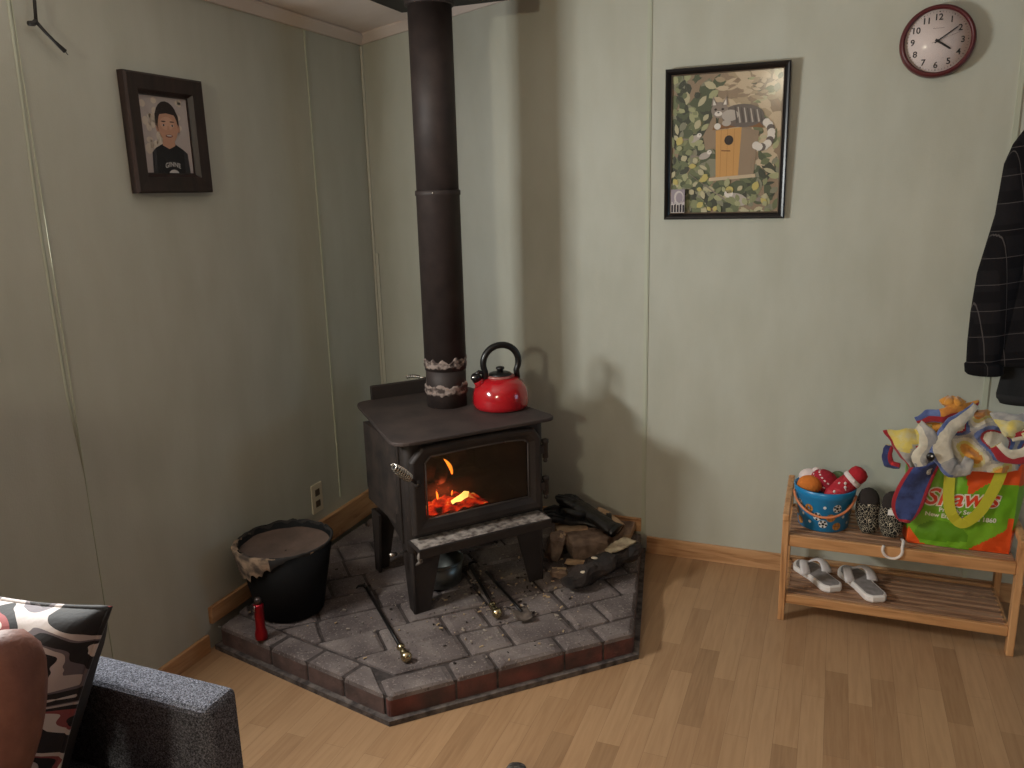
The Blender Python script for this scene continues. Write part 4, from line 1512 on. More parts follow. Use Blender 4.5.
# ================================================================== CLOCK
ck = thing('wall_clock', 'round wall clock with dark red rim and white face', 'clock', (2.194, -.001, 1.956))
MC = Matrix(((1, 0, 0, 0), (0, 0, -1, 0), (0, 1, 0, 0), (0, 0, 0, 1)))     # lathe axis z -> -y
MB().lathe([(.106, 0), (.112, .006), (.1125, .030), (.109, .042), (.103, .046), (.0985, .043), (.0965, .036), (.0965, .012)], 64, 0, MC, caps=False).build('rim', mat('burgundy_rim', (84, 22, 28), .4), ck)
m_ = MB()
m_.lathe([(.098, .012), (.098, .034)], 64, 0, MC)
INK, INK2 = 1, 2
for h_ in range(12):
    a = PI / 2 - h_ * PI / 6
    r = .0735
    tv, tf = text_mesh(str(12 if h_ == 0 else h_), .027, 0, .0005)
    xs = [v[0] for v in tv]
    ys = [v[1] for v in tv]
    cx, cy = (min(xs) + max(xs)) / 2, (min(ys) + max(ys)) / 2
    m_.add([(x - cx + r * math.cos(a), -.0345, y - cy + r * math.sin(a)) for x, y, z in tv], tf, INK)
    m_.add([(p[0], -.0345, p[1]) for p in ell(.0895 * math.cos(a), .0895 * math.sin(a), .0019, .0019, 8)], [tuple(range(8))], INK)
for k in range(60):
    if k % 5:
        a = k * PI / 30
        c, s = math.cos(a), math.sin(a)
        m_.add([(r_ * c - w_ * s, -.0345, r_ * s + w_ * c) for r_, w_ in ((.087, -.0005), (.0915, -.0005), (.0915, .0005), (.087, .0005))], [(0, 1, 2, 3)], INK2)
for i in range(11):
    m_.add([(x, -.0345, z) for x, z in ((-.016 + i * .0030, .0385), (-.0142 + i * .0030, .0385), (-.0142 + i * .0030, .0405), (-.016 + i * .0030, .0405))], [(0, 1, 2, 3)], INK2)
m_.build('dial', [mat('clock_paper', (214, 200, 196), .7), mat('clock_ink', (22, 20, 22), .6), mat('clock_fine_ink', (128, 104, 104), .6)], ck)


def hand(name, ang, l, w, back, y, m):
    c, s = math.cos(ang), math.sin(ang)
    q = [(-back, -w), (l * .9, -w * .8), (l, 0), (l * .9, w * .8), (-back, w)]
    m_ = MB()
    vs = [(a_ * c - b_ * s, y - d_, a_ * s + b_ * c) for d_ in (0, .0012) for a_, b_ in q]
    m_.add(vs, [(4, 3, 2, 1, 0), (5, 6, 7, 8, 9)] + [(i, (i + 1) % 5, 5 + (i + 1) % 5, 5 + i) for i in range(5)])
    m_.build(name, m, ck)


INKM = MATS['clock_ink']
hand('hour_hand', R(-34), .050, .0034, .008, -.0365, INKM)
hand('minute_hand', R(35), .072, .0021, .010, -.0385, INKM)
hand('second_hand', R(20), .072, .0005, .018, -.0405, mat('thin_grey_hand', (120, 100, 100), .5))
MB().lathe([(.004, .034), (.004, .0425), (.001, .0432)], 16, 0, MC).build('hand_hub', INKM, ck)
m_ = MB()
m_.lathe([(.0965, .0425), (.0960, .0428)], 48, 0, MC)
m_.build('crystal', PICGLASS, ck)

# ================================================================== PLAID JACKET
ct = thing('plaid_jacket', 'dark plaid flannel jacket hanging on the back wall at the right edge', 'jacket', (2.62, -.02, 1.72))


def cloth_ring(cx, cy, w, d, z, k, n=56):
    out = []
    for j in range(n):
        a = 2 * PI * j / n
        f = 1 + .13 * math.sin(a * 7 + k) * min(1, (1.75 - z) * 1.6) + .06 * noise.noise((a * 2, z * 5, k))
        y = cy + d * math.sin(a) * f
        out.append((cx + w * math.cos(a) * (1 + .02 * noise.noise((a * 3, z * 7, 2))) - 2.62, min(y, -.012) + .02, z - 1.72))
    return out


m_ = MB()
prof = [(1.745, 2.62, .06), (1.72, 2.62, .10), (1.67, 2.625, .155), (1.60, 2.625, .185), (1.50, 2.63, .20), (1.35, 2.635, .215), (1.20, 2.64, .225), (1.05, 2.64, .235), (.93, 2.64, .24), (.905, 2.64, .24)]
m_.rings([cloth_ring(cx, -.085, w, .052 + .018 * (1.75 - z), z, .5) for z, cx, w in prof])
m_.build('jacket_body', PLAID, ct)
m_ = MB()
sl_ = [(1.675, 2.512, -.08, .045), (1.62, 2.482, -.085, .053), (1.56, 2.464, -.092, .057), (1.40, 2.465, -.10, .061), (1.21, 2.440, -.105, .064), (1.08, 2.425, -.105, .064), (.98, 2.420, -.105, .062), (.905, 2.418, -.105, .056), (.885, 2.420, -.105, .054)]
m_.rings([[(x + r * math.cos(a) * (1 + .07 * math.sin(3 * a + z * 9)) - 2.62 + .010 * noise.noise((z * 8, 1, 0)), y + r * .75 * math.sin(a) * (1 + .1 * math.sin(4 * a + z * 7)) + .02, z - 1.72)
           for a in [2 * PI * j / 32 for j in range(32)]] for z, x, y, r in sl_])
m_.build('sleeve', PLAID, ct)
m_ = MB()
m_.rings([[(x - 2.62 + r * math.cos(a), -.115 + .02 + r * .7 * math.sin(a), z - 1.72) for a in [2 * PI * j / 24 for j in range(24)]] for z, x, r in ((.915, 2.416, .050), (.905, 2.416, .059), (.878, 2.419, .058), (.87, 2.42, .05))])
m_.build('cuff', PLAID, ct)
MB().tube([(0, .018, .02), (0, -.02, .02), (0, -.045, .012), (0, -.052, .035)], [.007, .007, .007, .009], 10).build('coat_hook', mat('dark_hook', (40, 36, 34), .4, .7), ct)
t = thing('black_garment', 'black sleeve hanging below the plaid jacket at the right edge', 'jacket', (2.56, -.05, 1.0))
m_ = MB()
m_.rings([[(x - 2.56 + r * math.cos(a) * (1 + .08 * math.sin(5 * a + z * 6)), -.03 + .034 * math.sin(a) * (1 + .2 * math.sin(4 * a)), z - 1.0) for a in [2 * PI * j / 28 for j in range(28)]]
          for z, x, r in ((1.02, 2.57, .05), (.95, 2.56, .062), (.86, 2.552, .072), (.80, 2.545, .072), (.785, 2.545, .070), (.77, 2.55, .062))])
m_.build('sleeve_cloth', mat('black_cotton', (22, 22, 24), .9, bump=.5, bscale=40), t)
m_.__init__()
m_.rings([[(x - 2.56 + r * math.cos(a), -.03 + .036 * math.sin(a), z - 1.0) for a in [2 * PI * j / 28 for j in range(28)]] for z, x, r in ((.800, 2.545, .074), (.790, 2.545, .076), (.768, 2.549, .068))])
m_.build('sleeve_hem', mat('black_rib', (30, 29, 31), .9), t)

# ================================================================== SHOE RACK
rk = thing('shoe_rack', 'two-tier slatted wooden shoe rack against the back wall', 'shoe rack', (2.18, -.245, 0))
RX0, RX1, RYF, RYB = -.355, .355, -.145, .150
for sx in (RX0, RX1):
    MB().box((sx, RYF, .195), (.022, .036, .39)).build('front_leg', BAMBOO_Z, rk, bevel=.003)
    MB().box((sx, RYB, .205), (.022, .034, .41)).build('back_leg', BAMBOO_Z, rk, bevel=.003)
    MB().box((sx, .0, .408), (.022, .345, .026), rot=(R(4.5), 0, 0)).build('arm_rail', BAMBOO_Z, rk, bevel=.004)
    MB().box((sx + (.014 if sx < 0 else -.014), .0, .085), (.012, .27, .03)).build('side_rail', BAMBOO, rk, bevel=.002)
    MB().box((sx + (.014 if sx < 0 else -.014), .0, .300), (.012, .27, .03)).build('side_rail', BAMBOO, rk, bevel=.002)
for z, hgt in ((.305, .042), (.083, .034)):
    MB().box((0, RYF - .004, z), (RX1 - RX0 - .022, .016, hgt)).build('front_rail', BAMBOO, rk, bevel=.003)
    MB().box((0, RYB, z), (RX1 - RX0 - .022, .014, hgt)).build('back_rail', BAMBOO, rk, bevel=.003)
    sh_ = MB()
    for k in range(8):
        sh_.box((0, RYF + .022 + k * .0335, z + hgt / 2 - .006), (RX1 - RX0 - .024, .0215, .012))
    sh_.build('slatted_shelf', SLAT, rk, bevel=.002)
S1, S2 = .3265, .100     # shelf top heights

# ---- sandals


def sandal(label, toe, heel, mir):
    toe, heel = Vector(toe), Vector(heel)
    d = heel - toe
    L = d.length
    t = thing('sandal', label, 'sandal', (toe.x, toe.y, S2 + .0005), math.atan2(d.y, d.x), 'white sandals on the lower shelf')

    def half(s):
        s = max(0.0, min(1.0, s))
        return (.046 * math.sin(PI * min(1, .10 + s * 1.0)) ** .5 * (1 - .28 * s) if s < .5 else .0345 * (1 - ((s - .5) / .5) ** 6 * .35)) + 0.0
    prof = []
    for i in range(25):
        s = i / 24
        w = .052 * (min(1, s / .22)) ** .5 if s < .22 else .052 - .014 * min(1, (s - .22) / .35) if s < .57 else .038
        if s > .9:
            w *= (1 - ((s - .9) / .1) ** 2 * .45)
        prof.append((s * L, max(w, .006)))
    out = [(x, w) for x, w in prof] + [(x, -w) for x, w in reversed(prof)]
    out = out[::-1]
    hs = lambda x: .016 + .010 * (x / L)
    n_ = len(out)
    m_ = MB()
    lv = [(.96, 0), (1.0, .25), (1.0, .85), (.95, 1.0)]
    rings = [[(L * .5 + (x - L * .5) * (k if k < 1 else 1), w * k, hs(x) * f) for x, w in out] for k, f in lv]
    m_.rings(rings[::-1] if False else rings, 0, False)
    m_.build('sole', mat('white_foam_sole', (234, 228, 224), .6), t, bevel=.0015)
    m_ = MB()
    m_.prism([(L * .5 + (x - L * .5) * .93, w * .80) for x, w in out], 0, .0015, 0)
    m_.v = [(x, y, z + hs(x) - .0003) for x, y, z in m_.v]
    m_.build('insole', mat('grey_insole', (158, 152, 150), .8, rgb2=(134, 128, 126), scale=40), t)
    m_ = MB()
    for s_ in (-1, 1):
        c0 = Vector((L * .20, .004 * mir, .022))
        c3 = Vector((L * .52, s_ * .040, .016))
        pts = []
        for i in range(13):
            q = i / 12
            pts.append(c0 * (1 - q) ** 2 + 2 * q * (1 - q) * Vector((L * .36, s_ * .048, .078)) + c3 * q * q)
        m_.tube(pts, [.009 + .011 * q / 12 for q in range(13)], 10, flat_=.35, up=(0, 0, 1))
    m_.tube([(L * .19, .004 * mir, .014), (L * .20, .004 * mir, .03)], .005, 8)
    m_.build('strap', mat('white_strap', (214, 208, 208), .45), t)
    return t


sandal('left white thong sandal with grey insole on the lower shelf', (1.868, -.128), (2.000, -.338), 1)
sandal('right white thong sandal with grey insole on the lower shelf', (2.030, -.124), (2.140, -.368), -1)

# ---- blue tub with toys
tub = thing('toy_bucket', 'blue plastic bucket printed with sports balls on the top shelf', 'bucket', (1.944, -.262, S1))
BLUE = mat('blue_plastic', (30, 128, 184), .35)
TBH = .148


def tub_r(z):
    return .084 + .016 * (z / TBH)


MB().lathe([(.080, 0), (.084, .004), (tub_r(TBH * .8), TBH * .8), (.1005, TBH * .83), (.1045, TBH), (.101, TBH + .002), (.098, TBH * .9), (.080, .008), (.01, .006)], 56).build('tub', BLUE, tub)
m_ = MB()
balls = []
rb = random.Random(3)
for row, z in enumerate((.030, .060, .090)):
    for k in range(12):
        balls.append((2 * PI * (k + .5 * (row % 2)) / 12 + rb.uniform(-.05, .05), z + rb.uniform(-.006, .006), (row + k) % 3))


def on_tub(a, z, du, dv, off):
    zz = z + dv
    r = tub_r(zz) + off
    aa = a + du / r
    return (r * math.cos(aa), r * math.sin(aa), zz)


for a, z, kind in balls:
    rad = (.0150, .0150, .0055)[kind]
    pts = [on_tub(a, z, rad * math.cos(q), rad * math.sin(q), .0006) for q in [2 * PI * i / 16 for i in range(16)]]
    m_.add(pts, [tuple(range(16))], (0, 1, 0)[kind])
    if kind == 0:
        for i in range(6):
            cu, cv = (0, 0) if i == 5 else (rad * .72 * math.cos(i * 1.2566 + a), rad * .72 * math.sin(i * 1.2566 + a))
            rr_ = rad * (.36 if i == 5 else .26)
            m_.add([on_tub(a, z, cu + rr_ * math.cos(q), cv + rr_ * math.sin(q), .0011) for q in [2 * PI * j / 6 for j in range(6)]], [tuple(range(6))], 2)
    if kind == 1:
        for s_ in (-.4, .4):
            m_.add([on_tub(a, z, s_ * rad + .0006 * e, v_ * rad * .85, .0011) for e, v_ in ((-1, -1), (1, -1), (1, 1), (-1, 1))], [(0, 1, 2, 3)], 3)
        m_.add([on_tub(a, z, v_ * rad * .95, .0006 * e, .0011) for v_, e in ((-1, -1), (1, -1), (1, 1), (-1, 1))], [(0, 1, 2, 3)], 3)
m_.build('printed_balls', [flat((220, 220, 218), .5), flat((190, 128, 58), .5), flat((18, 18, 20), .5), flat((84, 50, 26), .5)], tub)
hp = []
for i in range(25):
    q = i / 24
    a = R(195) + R(150) * q
    sag = math.sin(PI * q)
    r = .106 + .006 * sag
    hp.append((r * math.cos(a), r * math.sin(a), TBH * .86 - .060 * sag))
MB().tube(hp, .0045, 8).build('handle', mat('orange_plastic', (206, 126, 84), .4), tub)
# toys poking out of the tub
tz = S1 + TBH
RK = mat('red_knit', (168, 30, 44), .9, rgb2=(190, 60, 70), scale=60, lo=.5, hi=.62, bump=.6, bscale=160)
WK = mat('white_knit', (222, 206, 204), .9, bump=.6, bscale=160)
t = thing('christmas_stocking_toy', 'red knit stocking toy with a white cuff band sticking out of the blue bucket', 'toy', (1.985, -.270, tz - .07))
M_ = Matrix.Identity(4)
MB().tube([(-.030, -.01, .0), (-.01, -.01, .045), (.018, -.008, .075), (.040, -.004, .097)], [.030, .034, .033, .031], 18).build('foot', RK, t)
MB().tube([(.040, -.004, .097), (.052, -.002, .109)], [.0345, .0345], 18).build('cuff_band', WK, t)
MB().tube([(.050, -.002, .107), (.064, .0, .122), (.074, .002, .134), (.079, .003, .140)], [.030, .032, .027, .012], 18).build('toe_cap', mat('deep_red_knit', (168, 24, 38), .9, bump=.6, bscale=160), t)
m_ = MB()
for k, (s_, a_) in enumerate(((.02, -2.0), (.05, -1.4), (.035, -1.0), (.07, -1.9), (.06, -2.5), (.085, -1.2))):
    p = Vector((-.012 + s_ * .62, -.009, .040 + s_ * .70))
    m_.ball(p + Vector((math.cos(a_) * .026, math.sin(a_) * .034, .010)), (.005, .003, .006), 8)
m_.build('snowflake_stitches', WK, t)
t = thing('knit_ball', 'red and white patterned knit ball in the middle of the blue bucket', 'toy', (1.942, -.250, tz + .008))
t.rotation_euler = (.5, .6, .3)
m_ = MB()
m_.grid(lambda s, q: (.052 * math.cos(2 * PI * s) * math.sin(PI * max(.02, min(.98, q))), .040 * math.sin(2 * PI * s) * math.sin(PI * max(.02, min(.98, q))), -.040 * math.cos(PI * max(.02, min(.98, q)))), 36, 24,
        lambda s, q: 1 if (int(q * 24) in (4, 8, 12, 16)) and int(s * 36) % 2 == 0 else 0, closed_u=True)
m_.build('ball_body', [mat('crimson_knit', (160, 28, 48), .9, bump=.5, bscale=150), WK], t)
t = thing('orange_plush', 'orange knit ball at the front left of the blue bucket', 'toy', (1.892, -.285, tz + .002))
MB().ball((0, 0, 0), (.042, .034, .034), 20).build('ball_body', mat('orange_knit', (206, 116, 44), .9, bump=.5, bscale=160), t)
t = thing('white_plush', 'white plush toy at the back left of the blue bucket', 'toy', (1.892, -.215, tz + .008))
MB().ball((0, 0, 0), (.040, .030, .030), 18).ball((.02, .0, .02), (.018, .016, .018), 12).build('plush_body', WK, t)
t = thing('green_plush', 'dull green plush toy at the back of the blue bucket', 'toy', (1.985, -.215, tz + .004))
MB().ball((0, 0, 0), (.034, .028, .034), 18).build('plush_body', mat('green_plush', (96, 116, 84), .95, bump=.5, bscale=120), t)

# ---- leopard slippers


def slipper(label, loc, rz, tilt, group, m, lining, L=.15):
    t = thing('slipper', label, 'slipper', loc, 0, group)
    t.rotation_euler = (tilt, 0, rz)
    m_ = MB()
    rg = []
    for i in range(13):
        s = i / 12
        w = .042 * (math.sin(PI * (.08 + .84 * s)) ** .55)
        h_ = .034 * (math.sin(PI * (.10 + .80 * s)) ** .6) * (1.1 if s > .45 else .9)
        rg.append([(w * math.cos(a), -L / 2 + L * s, .036 + h_ * math.sin(a)) for a in [2 * PI * j / 22 for j in range(22)]])
    m_.rings(rg)
    m_.build('upper', m, t)
    MB().prism([(x, y) for x, y in [(.036 * math.cos(a) * (1 if math.sin(a) > 0 else .85), L * .49 * math.sin(a)) for a in [2 * PI * j / 28 for j in range(28)]]], .0, .008).build('sole', BLACK, t)
    MB().ball((0, L * .27, .058), (.034, .040, .016), 16).build('lining', lining, t)
    return t


DK = mat('dark_fleece_lining', (40, 34, 32), .95, bump=.5, bscale=90)
slipper('leopard print slipper standing right beside the blue bucket', (2.083, -.262, S1 + .062), R(8), R(64), 'leopard slippers on the top shelf', LEOP, DK)
s2_ = slipper('leopard print slipper standing against the green shopping bag', (2.165, -.275, S1 + .062), R(-6), R(64), 'leopard slippers on the top shelf', LEOP, DK)
MB().add([(-.012, -.005, .0735), (.022, -.002, .0735), (.022, .016, .072), (-.012, .014, .072)], [(0, 1, 2, 3)]).build('care_tag', flat((222, 216, 210), .7), s2_, solid=.0008)
t = thing('strap_loop', 'short white strap loop hanging over the front edge of the top shelf', 'strap loop', (2.165, -.405, S1))
m_ = MB()
lp = arc((0, 0, -.008), .030, R(-205), R(20), 20)
m_.tube([Vector((p.x, 0, p.z)) for p in lp] + [(.032, .015, .022), (.030, .055, .012)], .0048, 10)
m_.build('loop', flat((214, 204, 196), .6), t)

# ---- shopping bag
bg = thing('shopping_bag', 'green and orange shopping bag lettered in red on the top shelf', 'bag', (2.362, -.262, S1))
BWD, BDP, BHT = .300, .150, .325
LIME, LIME2, ORG, ORG2 = mat('bag_green', (104, 160, 30), .35, rgb2=(122, 176, 44), scale=9), mat('bag_green_dark', (90, 142, 28), .35), mat('bag_orange', (226, 88, 32), .35, rgb2=(214, 76, 28), scale=8), mat('bag_orange_dark', (190, 62, 26), .35)
YEL = mat('bag_webbing', (186, 180, 44), .55, bump=.3, bscale=200)


def bag_front(s, t):
    w = BWD * (.5 + .012 * t)
    x = (s * 2 - 1) * w + .004 * t
    bul = .022 * math.sin(PI * s) * (.35 + .65 * math.sin(PI * min(1, t + .05)))
    y = -BDP / 2 - bul + .004 * noise.noise((s * 5, t * 6, 1)) + .003 * noise.noise((s * 13, t * 11, 2)) + .008 * t
    return Vector((x, y, .002 + BHT * t + .006 * noise.noise((s * 4, 0, 7)) * t))


def bag_mi(s, t):
    if s > .46 + .19 * (1 - t) and t > .574 + max(0, min(s, .72) - .54) * .8:
        return 2
    if s > .60 and t < (s - .60) * .72 or s > .945 and t < .36:
        return 2
    if s < .13 and t < .17 - s * 1.2:
        return 2
    if ((s - .33) / .26) ** 2 + ((t - .12) / .16) ** 2 < 1 and t > .05 + .25 * (s - .2) ** 2:
        return 1
    return 0


m_ = MB()
m_.grid(lambda s, t: tuple(bag_front(s, t)), 72, 60, bag_mi)
m_.grid(lambda s, t: (bag_front(1, t).x + (.016 + .03 * t) * math.sin(PI * s), bag_front(1, t).y + s * (BDP - .0), bag_front(1, t).z), 12, 30, lambda s, t: 2 if t < .22 or t > .7 else 0)
m_.grid(lambda s, t: (bag_front(0, t).x - (.010 + .01 * t) * math.sin(PI * s), bag_front(0, t).y + (1 - s) * BDP, bag_front(0, t).z), 12, 30, lambda s, t: 2 if t < .15 else 0)
m_.grid(lambda s, t: (bag_front(1 - s, t).x, bag_front(0, t).y + BDP, bag_front(1 - s, t).z), 20, 20, 0)
m_.box((0, -.006, .003), (BWD * .99, BDP, .004), 2)
m_.build('bag_body', [LIME, LIME2, ORG, ORG2], bg)


def bag_text(mb_, tv, tf, s0, t0, mi, off):
    vs = []
    for x, y, z in tv:
        s, t = s0 + x / BWD, t0 + y / BHT
        p = bag_front(s, t)
        vs.append((p.x, p.y - off, p.z))
    mb_.add(vs, tf, mi)


m_ = MB()
for bold, mi, off in ((.0052, 1, .0012), (.0012, 0, .0022)):
    tv, tf = text_mesh("Shaw's", .078, .28, bold, 1.0)
    bag_text(m_, [(x, y + x * .06, z) for x, y, z in tv], tf, .475, .540, mi, off)
for txt, t0 in (('Proudly Serving', .405), ('New England Since 1860', .340)):
    tv, tf = text_mesh(txt, .0205, 0, .0006, 1.0)
    bag_text(m_, tv, tf, .49, t0, 1, .0015)
m_.build('lettering', [mat('logo_red', (214, 62, 30), .45), mat('logo_white', (226, 222, 206), .5)], bg)


def strap_path(yside):
    pts = []
    ctl = [(.34, .98), (.345, .70), (.355, .52), (.40, .38), (.50, .29), (.60, .36), (.68, .47), (.76, .66), (.81, .84), (.83, 1.0)]
    for i in range(len(ctl) - 1):
        for k in range(4):
            q = k / 4
            p0, p1, p2, p3 = ctl[max(0, i - 1)], ctl[i], ctl[i + 1], ctl[min(len(ctl) - 1, i + 2)]
            f = lambda a, b, c, d_: .5 * ((2 * b) + (-a + c) * q + (2 * a - 5 * b + 4 * c - d_) * q * q + (-a + 3 * b - 3 * c + d_) * q ** 3)
            pts.append((f(p0[0], p1[0], p2[0], p3[0]), f(p0[1], p1[1], p2[1], p3[1])))
    pts.append(ctl[-1])
    return pts


sp_ = strap_path(0)
cen = [bag_front(s, min(t, .995)) + Vector((0, -.006 - .003 * math.sin(PI * i / len(sp_)), 0)) for i, (s, t) in enumerate(sp_)]
vs = []
for i, c in enumerate(cen):
    tg = (cen[min(i + 1, len(cen) - 1)] - cen[max(0, i - 1)]).normalized()
    nb = tg.cross(Vector((0, -1, 0))).normalized() * .0165
    vs += [c - nb, c + nb]
m_ = MB().add(vs, [(2 * i, 2 * i + 1, 2 * i + 3, 2 * i + 2) for i in range(len(cen) - 1)], 0, False)
m_.build('handle', YEL, bg, solid=.002)
pts = [(-.06, BDP / 2 - .02, BHT - .01), (-.045, .03, BHT + .055), (.0, .01, BHT + .075), (.045, .03, BHT + .055), (.06, BDP / 2 - .02, BHT - .01)]
m_ = MB()
m_.tube(pts, .0165, 8, flat_=.12, up=(0, -1, 0))
m_.build('handle', YEL, bg)

# ---- fleece blanket heaped in the bag
bl = thing('fleece_blanket', 'crumpled multicoloured fleece blanket heaped over the shopping bag', 'blanket', (2.362, -.262, S1 + BHT))


def fleece(name, rgb, rgb2=None):
    return mat('fleece_' + name, rgb, .95, rgb2=rgb2, scale=26, lo=.45, hi=.6, bump=.5, bscale=130, sheen=.3)


FY, FO, FB, FG, FW2, FR_, FN = fleece('yellow', (206, 186, 96), (196, 186, 140)), fleece('orange', (208, 142, 56), (190, 120, 50)), fleece('blue', (70, 84, 132), (96, 112, 160)), fleece('grey', (168, 164, 158), (140, 138, 138)), \
    fleece('cream', (206, 198, 180), (190, 182, 164)), fleece('red', (150, 28, 38)), fleece('navy', (36, 44, 88), (54, 68, 120))
FMS = [FY, FO, FB, FG, FW2, FR_, FN]


def fold(path, radii, flat_, mi, edge=None, up=(0, -1, 0), seed=0):
    P = [Vector(p) for p in path]
    # smooth the path
    Q, RR = [], []
    for i in range(len(P) - 1):
        p0, p1, p2, p3 = P[max(0, i - 1)], P[i], P[i + 1], P[min(len(P) - 1, i + 2)]
        for k in range(6):
            q = k / 6
            Q.append(.5 * ((2 * p1) + (p2 - p0) * q + (2 * p0 - 5 * p1 + 4 * p2 - p3) * q * q + (3 * p1 - p0 - 3 * p2 + p3) * q ** 3))
            RR.append(radii[i] * (1 - q) + radii[i + 1] * q)
    Q.append(P[-1])
    RR.append(radii[-1])
    m = MB().tube(Q, RR, 18, mi=0, flat_=flat_, up=up)
    m.v = [tuple(Vector(v) + noise.noise_vector(Vector(v) * 22 + Vector((seed, 0, 0))) * .009 + noise.noise_vector(Vector(v) * 60) * .003) for v in m.v]
    if callable(mi):
        nq = 18
        for f in range(len(Q) - 1):
            for j in range(nq):
                m.mi[f * nq + j] = mi(f / (len(Q) - 1), j / nq)
    else:
        m.mi = [mi] * len(m.f)
    return m


parts = []
# heap filling the bag mouth: a crumpled cloth surface with ridged wrinkles
def ridge(p, k):
    return 1 - abs(noise.noise(Vector(p) * k))


def heap_fn(s, t):
    a = 2 * PI * s
    el = t * PI / 2 * .98
    p = Vector((.172 * math.cos(a) * math.cos(el) ** .8 + .012, -.004 + .098 * math.sin(a) * math.cos(el) ** .8, -.05 + .178 * math.sin(el) ** .9))
    n = Vector((math.cos(a) * .8, math.sin(a), .5)).normalized()
    q = p + noise.noise_vector(p * 9) * .03
    return tuple(p + n * (.030 * (ridge(q, 11) - .75) * 1.6 + .012 * (ridge(q, 26) - .75)) + noise.noise_vector(p * 14) * .012)


def heap_mi(s, t):
    p = Vector(heap_fn(s, t))
    q = p + noise.noise_vector(p * 8) * .035
    k = math.sin(q.x * 20 + q.z * 38 + 1.3) + .7 * math.sin(q.x * 52 - q.z * 15 + 2)
    return 1 if k > 1.15 else 0 if k > .70 else 4 if k > .1 else 3 if k > -.35 else 2 if k > -.85 else 5 if k > -1.1 else 4


MB().grid(heap_fn, 240, 120, heap_mi, closed_u=True).build('heap', FMS, bl)


def sheet(name, A_, B_, C_, D_, mi, nu=26, nv=22, wob=.010, seed=0, sag=.02):
    """a soft quad of cloth with corners A (top left), B (top right), C (bottom right), D (bottom left)"""
    A_, B_, C_, D_ = map(Vector, (A_, B_, C_, D_))

    def fn(s, t):
        p = (A_ * (1 - s) + B_ * s) * (1 - t) + (D_ * (1 - s) + C_ * s) * t
        p.y += wob * math.sin(s * 9 + t * 4 + seed) * (.4 + .6 * t) - sag * math.sin(PI * s) * math.sin(PI * t)
        return tuple(p + noise.noise_vector(Vector((s * 4, t * 4, seed))) * .010)
    m = MB().grid(fn, nu, nv, mi)
    return m.build(name, FMS, bl, solid=.009)


sheet('yellow_corner', (-.250, -.085, .055), (-.112, -.085, .090), (-.105, -.100, -.045), (-.165, -.098, -.055), lambda s, t: 5 if s < .07 else (0 if t < .45 + .1 * math.sin(s * 8) else 3), seed=1)
# cream and grey folds beside it
fold([(-.150, -.09, .088), (-.125, -.112, .070), (-.122, -.122, .030), (-.136, -.120, -.020), (-.110, -.115, -.052)], [.018, .026, .028, .026, .016], .35, lambda s, j: 4 if j < .6 else 3, seed=3).build('cream_fold', FMS, bl)
fold([(-.155, -.105, .020), (-.140, -.115, -.015), (-.125, -.118, -.050), (-.105, -.115, -.055)], [.016, .020, .018, .010], .6, lambda s, j: 5 if j > .8 else 3, seed=4).build('grey_corner', FMS, bl)
# navy flap hanging down in front with red binding
m_ = MB()
m_.grid(lambda s, t: (-.118 - .050 * t - .012 * math.sin(PI * t) + (.045 + .005 * math.sin(PI * t)) * (2 * s - 1) * max(.12, (1 - max(0, (t - .55) / .45) ** 2.2)) ** .5,
                      -.112 - .012 * math.sin(PI * s) - .006 * math.sin(5 * s + 3 * t), -.030 - .208 * t + .020 * (2 * s - 1) * (1 - t)), 26, 40,
        lambda s, t: 5 if (s < .11 or s > .89 or t > .95) else 6)
m_.build('navy_flap', FMS, bl, solid=.010)
# blue fold with pale edges sweeping down the middle and curling back
fold([(.012, -.06, .165), (-.020, -.085, .130), (-.060, -.105, .090), (-.084, -.118, .045), (-.076, -.124, .000), (-.048, -.124, -.038), (-.012, -.120, -.030), (.004, -.118, .005)], [.012, .020, .026, .030, .032, .030, .024, .012], .32,
     lambda s, j: 2 if .08 < j < .36 and s < .72 else (4 if s < .6 else 3), seed=5).build('blue_fold', FMS, bl)
m_ = MB()
for a in range(6):
    q = a * PI / 3
    m_.tube([(-.052, -.03, .140), (-.052 + .020 * math.cos(q), -.035 + .018 * math.sin(q), .166), (-.052 + .034 * math.cos(q), -.04 + .03 * math.sin(q), .158)], [.012, .018, .010], 12)
m_.build('orange_knot', [FO], bl)
fold([(-.155, -.04, .090), (-.12, -.06, .112), (-.08, -.07, .125), (-.02, -.05, .140), (.02, -.03, .160)], [.012, .022, .026, .024, .010], .35, lambda s, j: 5 if j < .15 else (2 if s < .45 else 1), seed=11).build('red_edged_fold', FMS, bl)
# right-hand side: yellow, cream and red-brown folds
sheet('yellow_fold', (.060, -.055, .135), (.200, -.050, .140), (.190, -.105, .070), (.090, -.110, .080), lambda s, t: 0 if t > .25 else 3, seed=13)
fold([(.065, -.115, .055), (.100, -.125, .020), (.145, -.122, .025), (.178, -.110, .060), (.160, -.105, .085), (.110, -.112, .075)], [.016, .026, .026, .024, .018, .010], .35, lambda s, j: 5 if j < .25 else 4, seed=15).build('red_brown_fold', FMS, bl)
for x_, y_, z_ in ((-.112, -.146, .004), (.186, -.125, .082)):
    b_ = MB().ball((x_, y_, z_), (.013, .008, .014), 14).build('dark_button', BLACK, bl)
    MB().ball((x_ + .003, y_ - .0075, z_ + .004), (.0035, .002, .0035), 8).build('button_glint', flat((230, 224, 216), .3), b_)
fold([(-.225, -.065, .005), (-.235, -.068, -.025), (-.225, -.072, -.055), (-.195, -.08, -.06)], [.012, .016, .016, .012], .5, lambda s, j: 5 if j > .5 else 6, seed=18).build('navy_tail', FMS, bl)

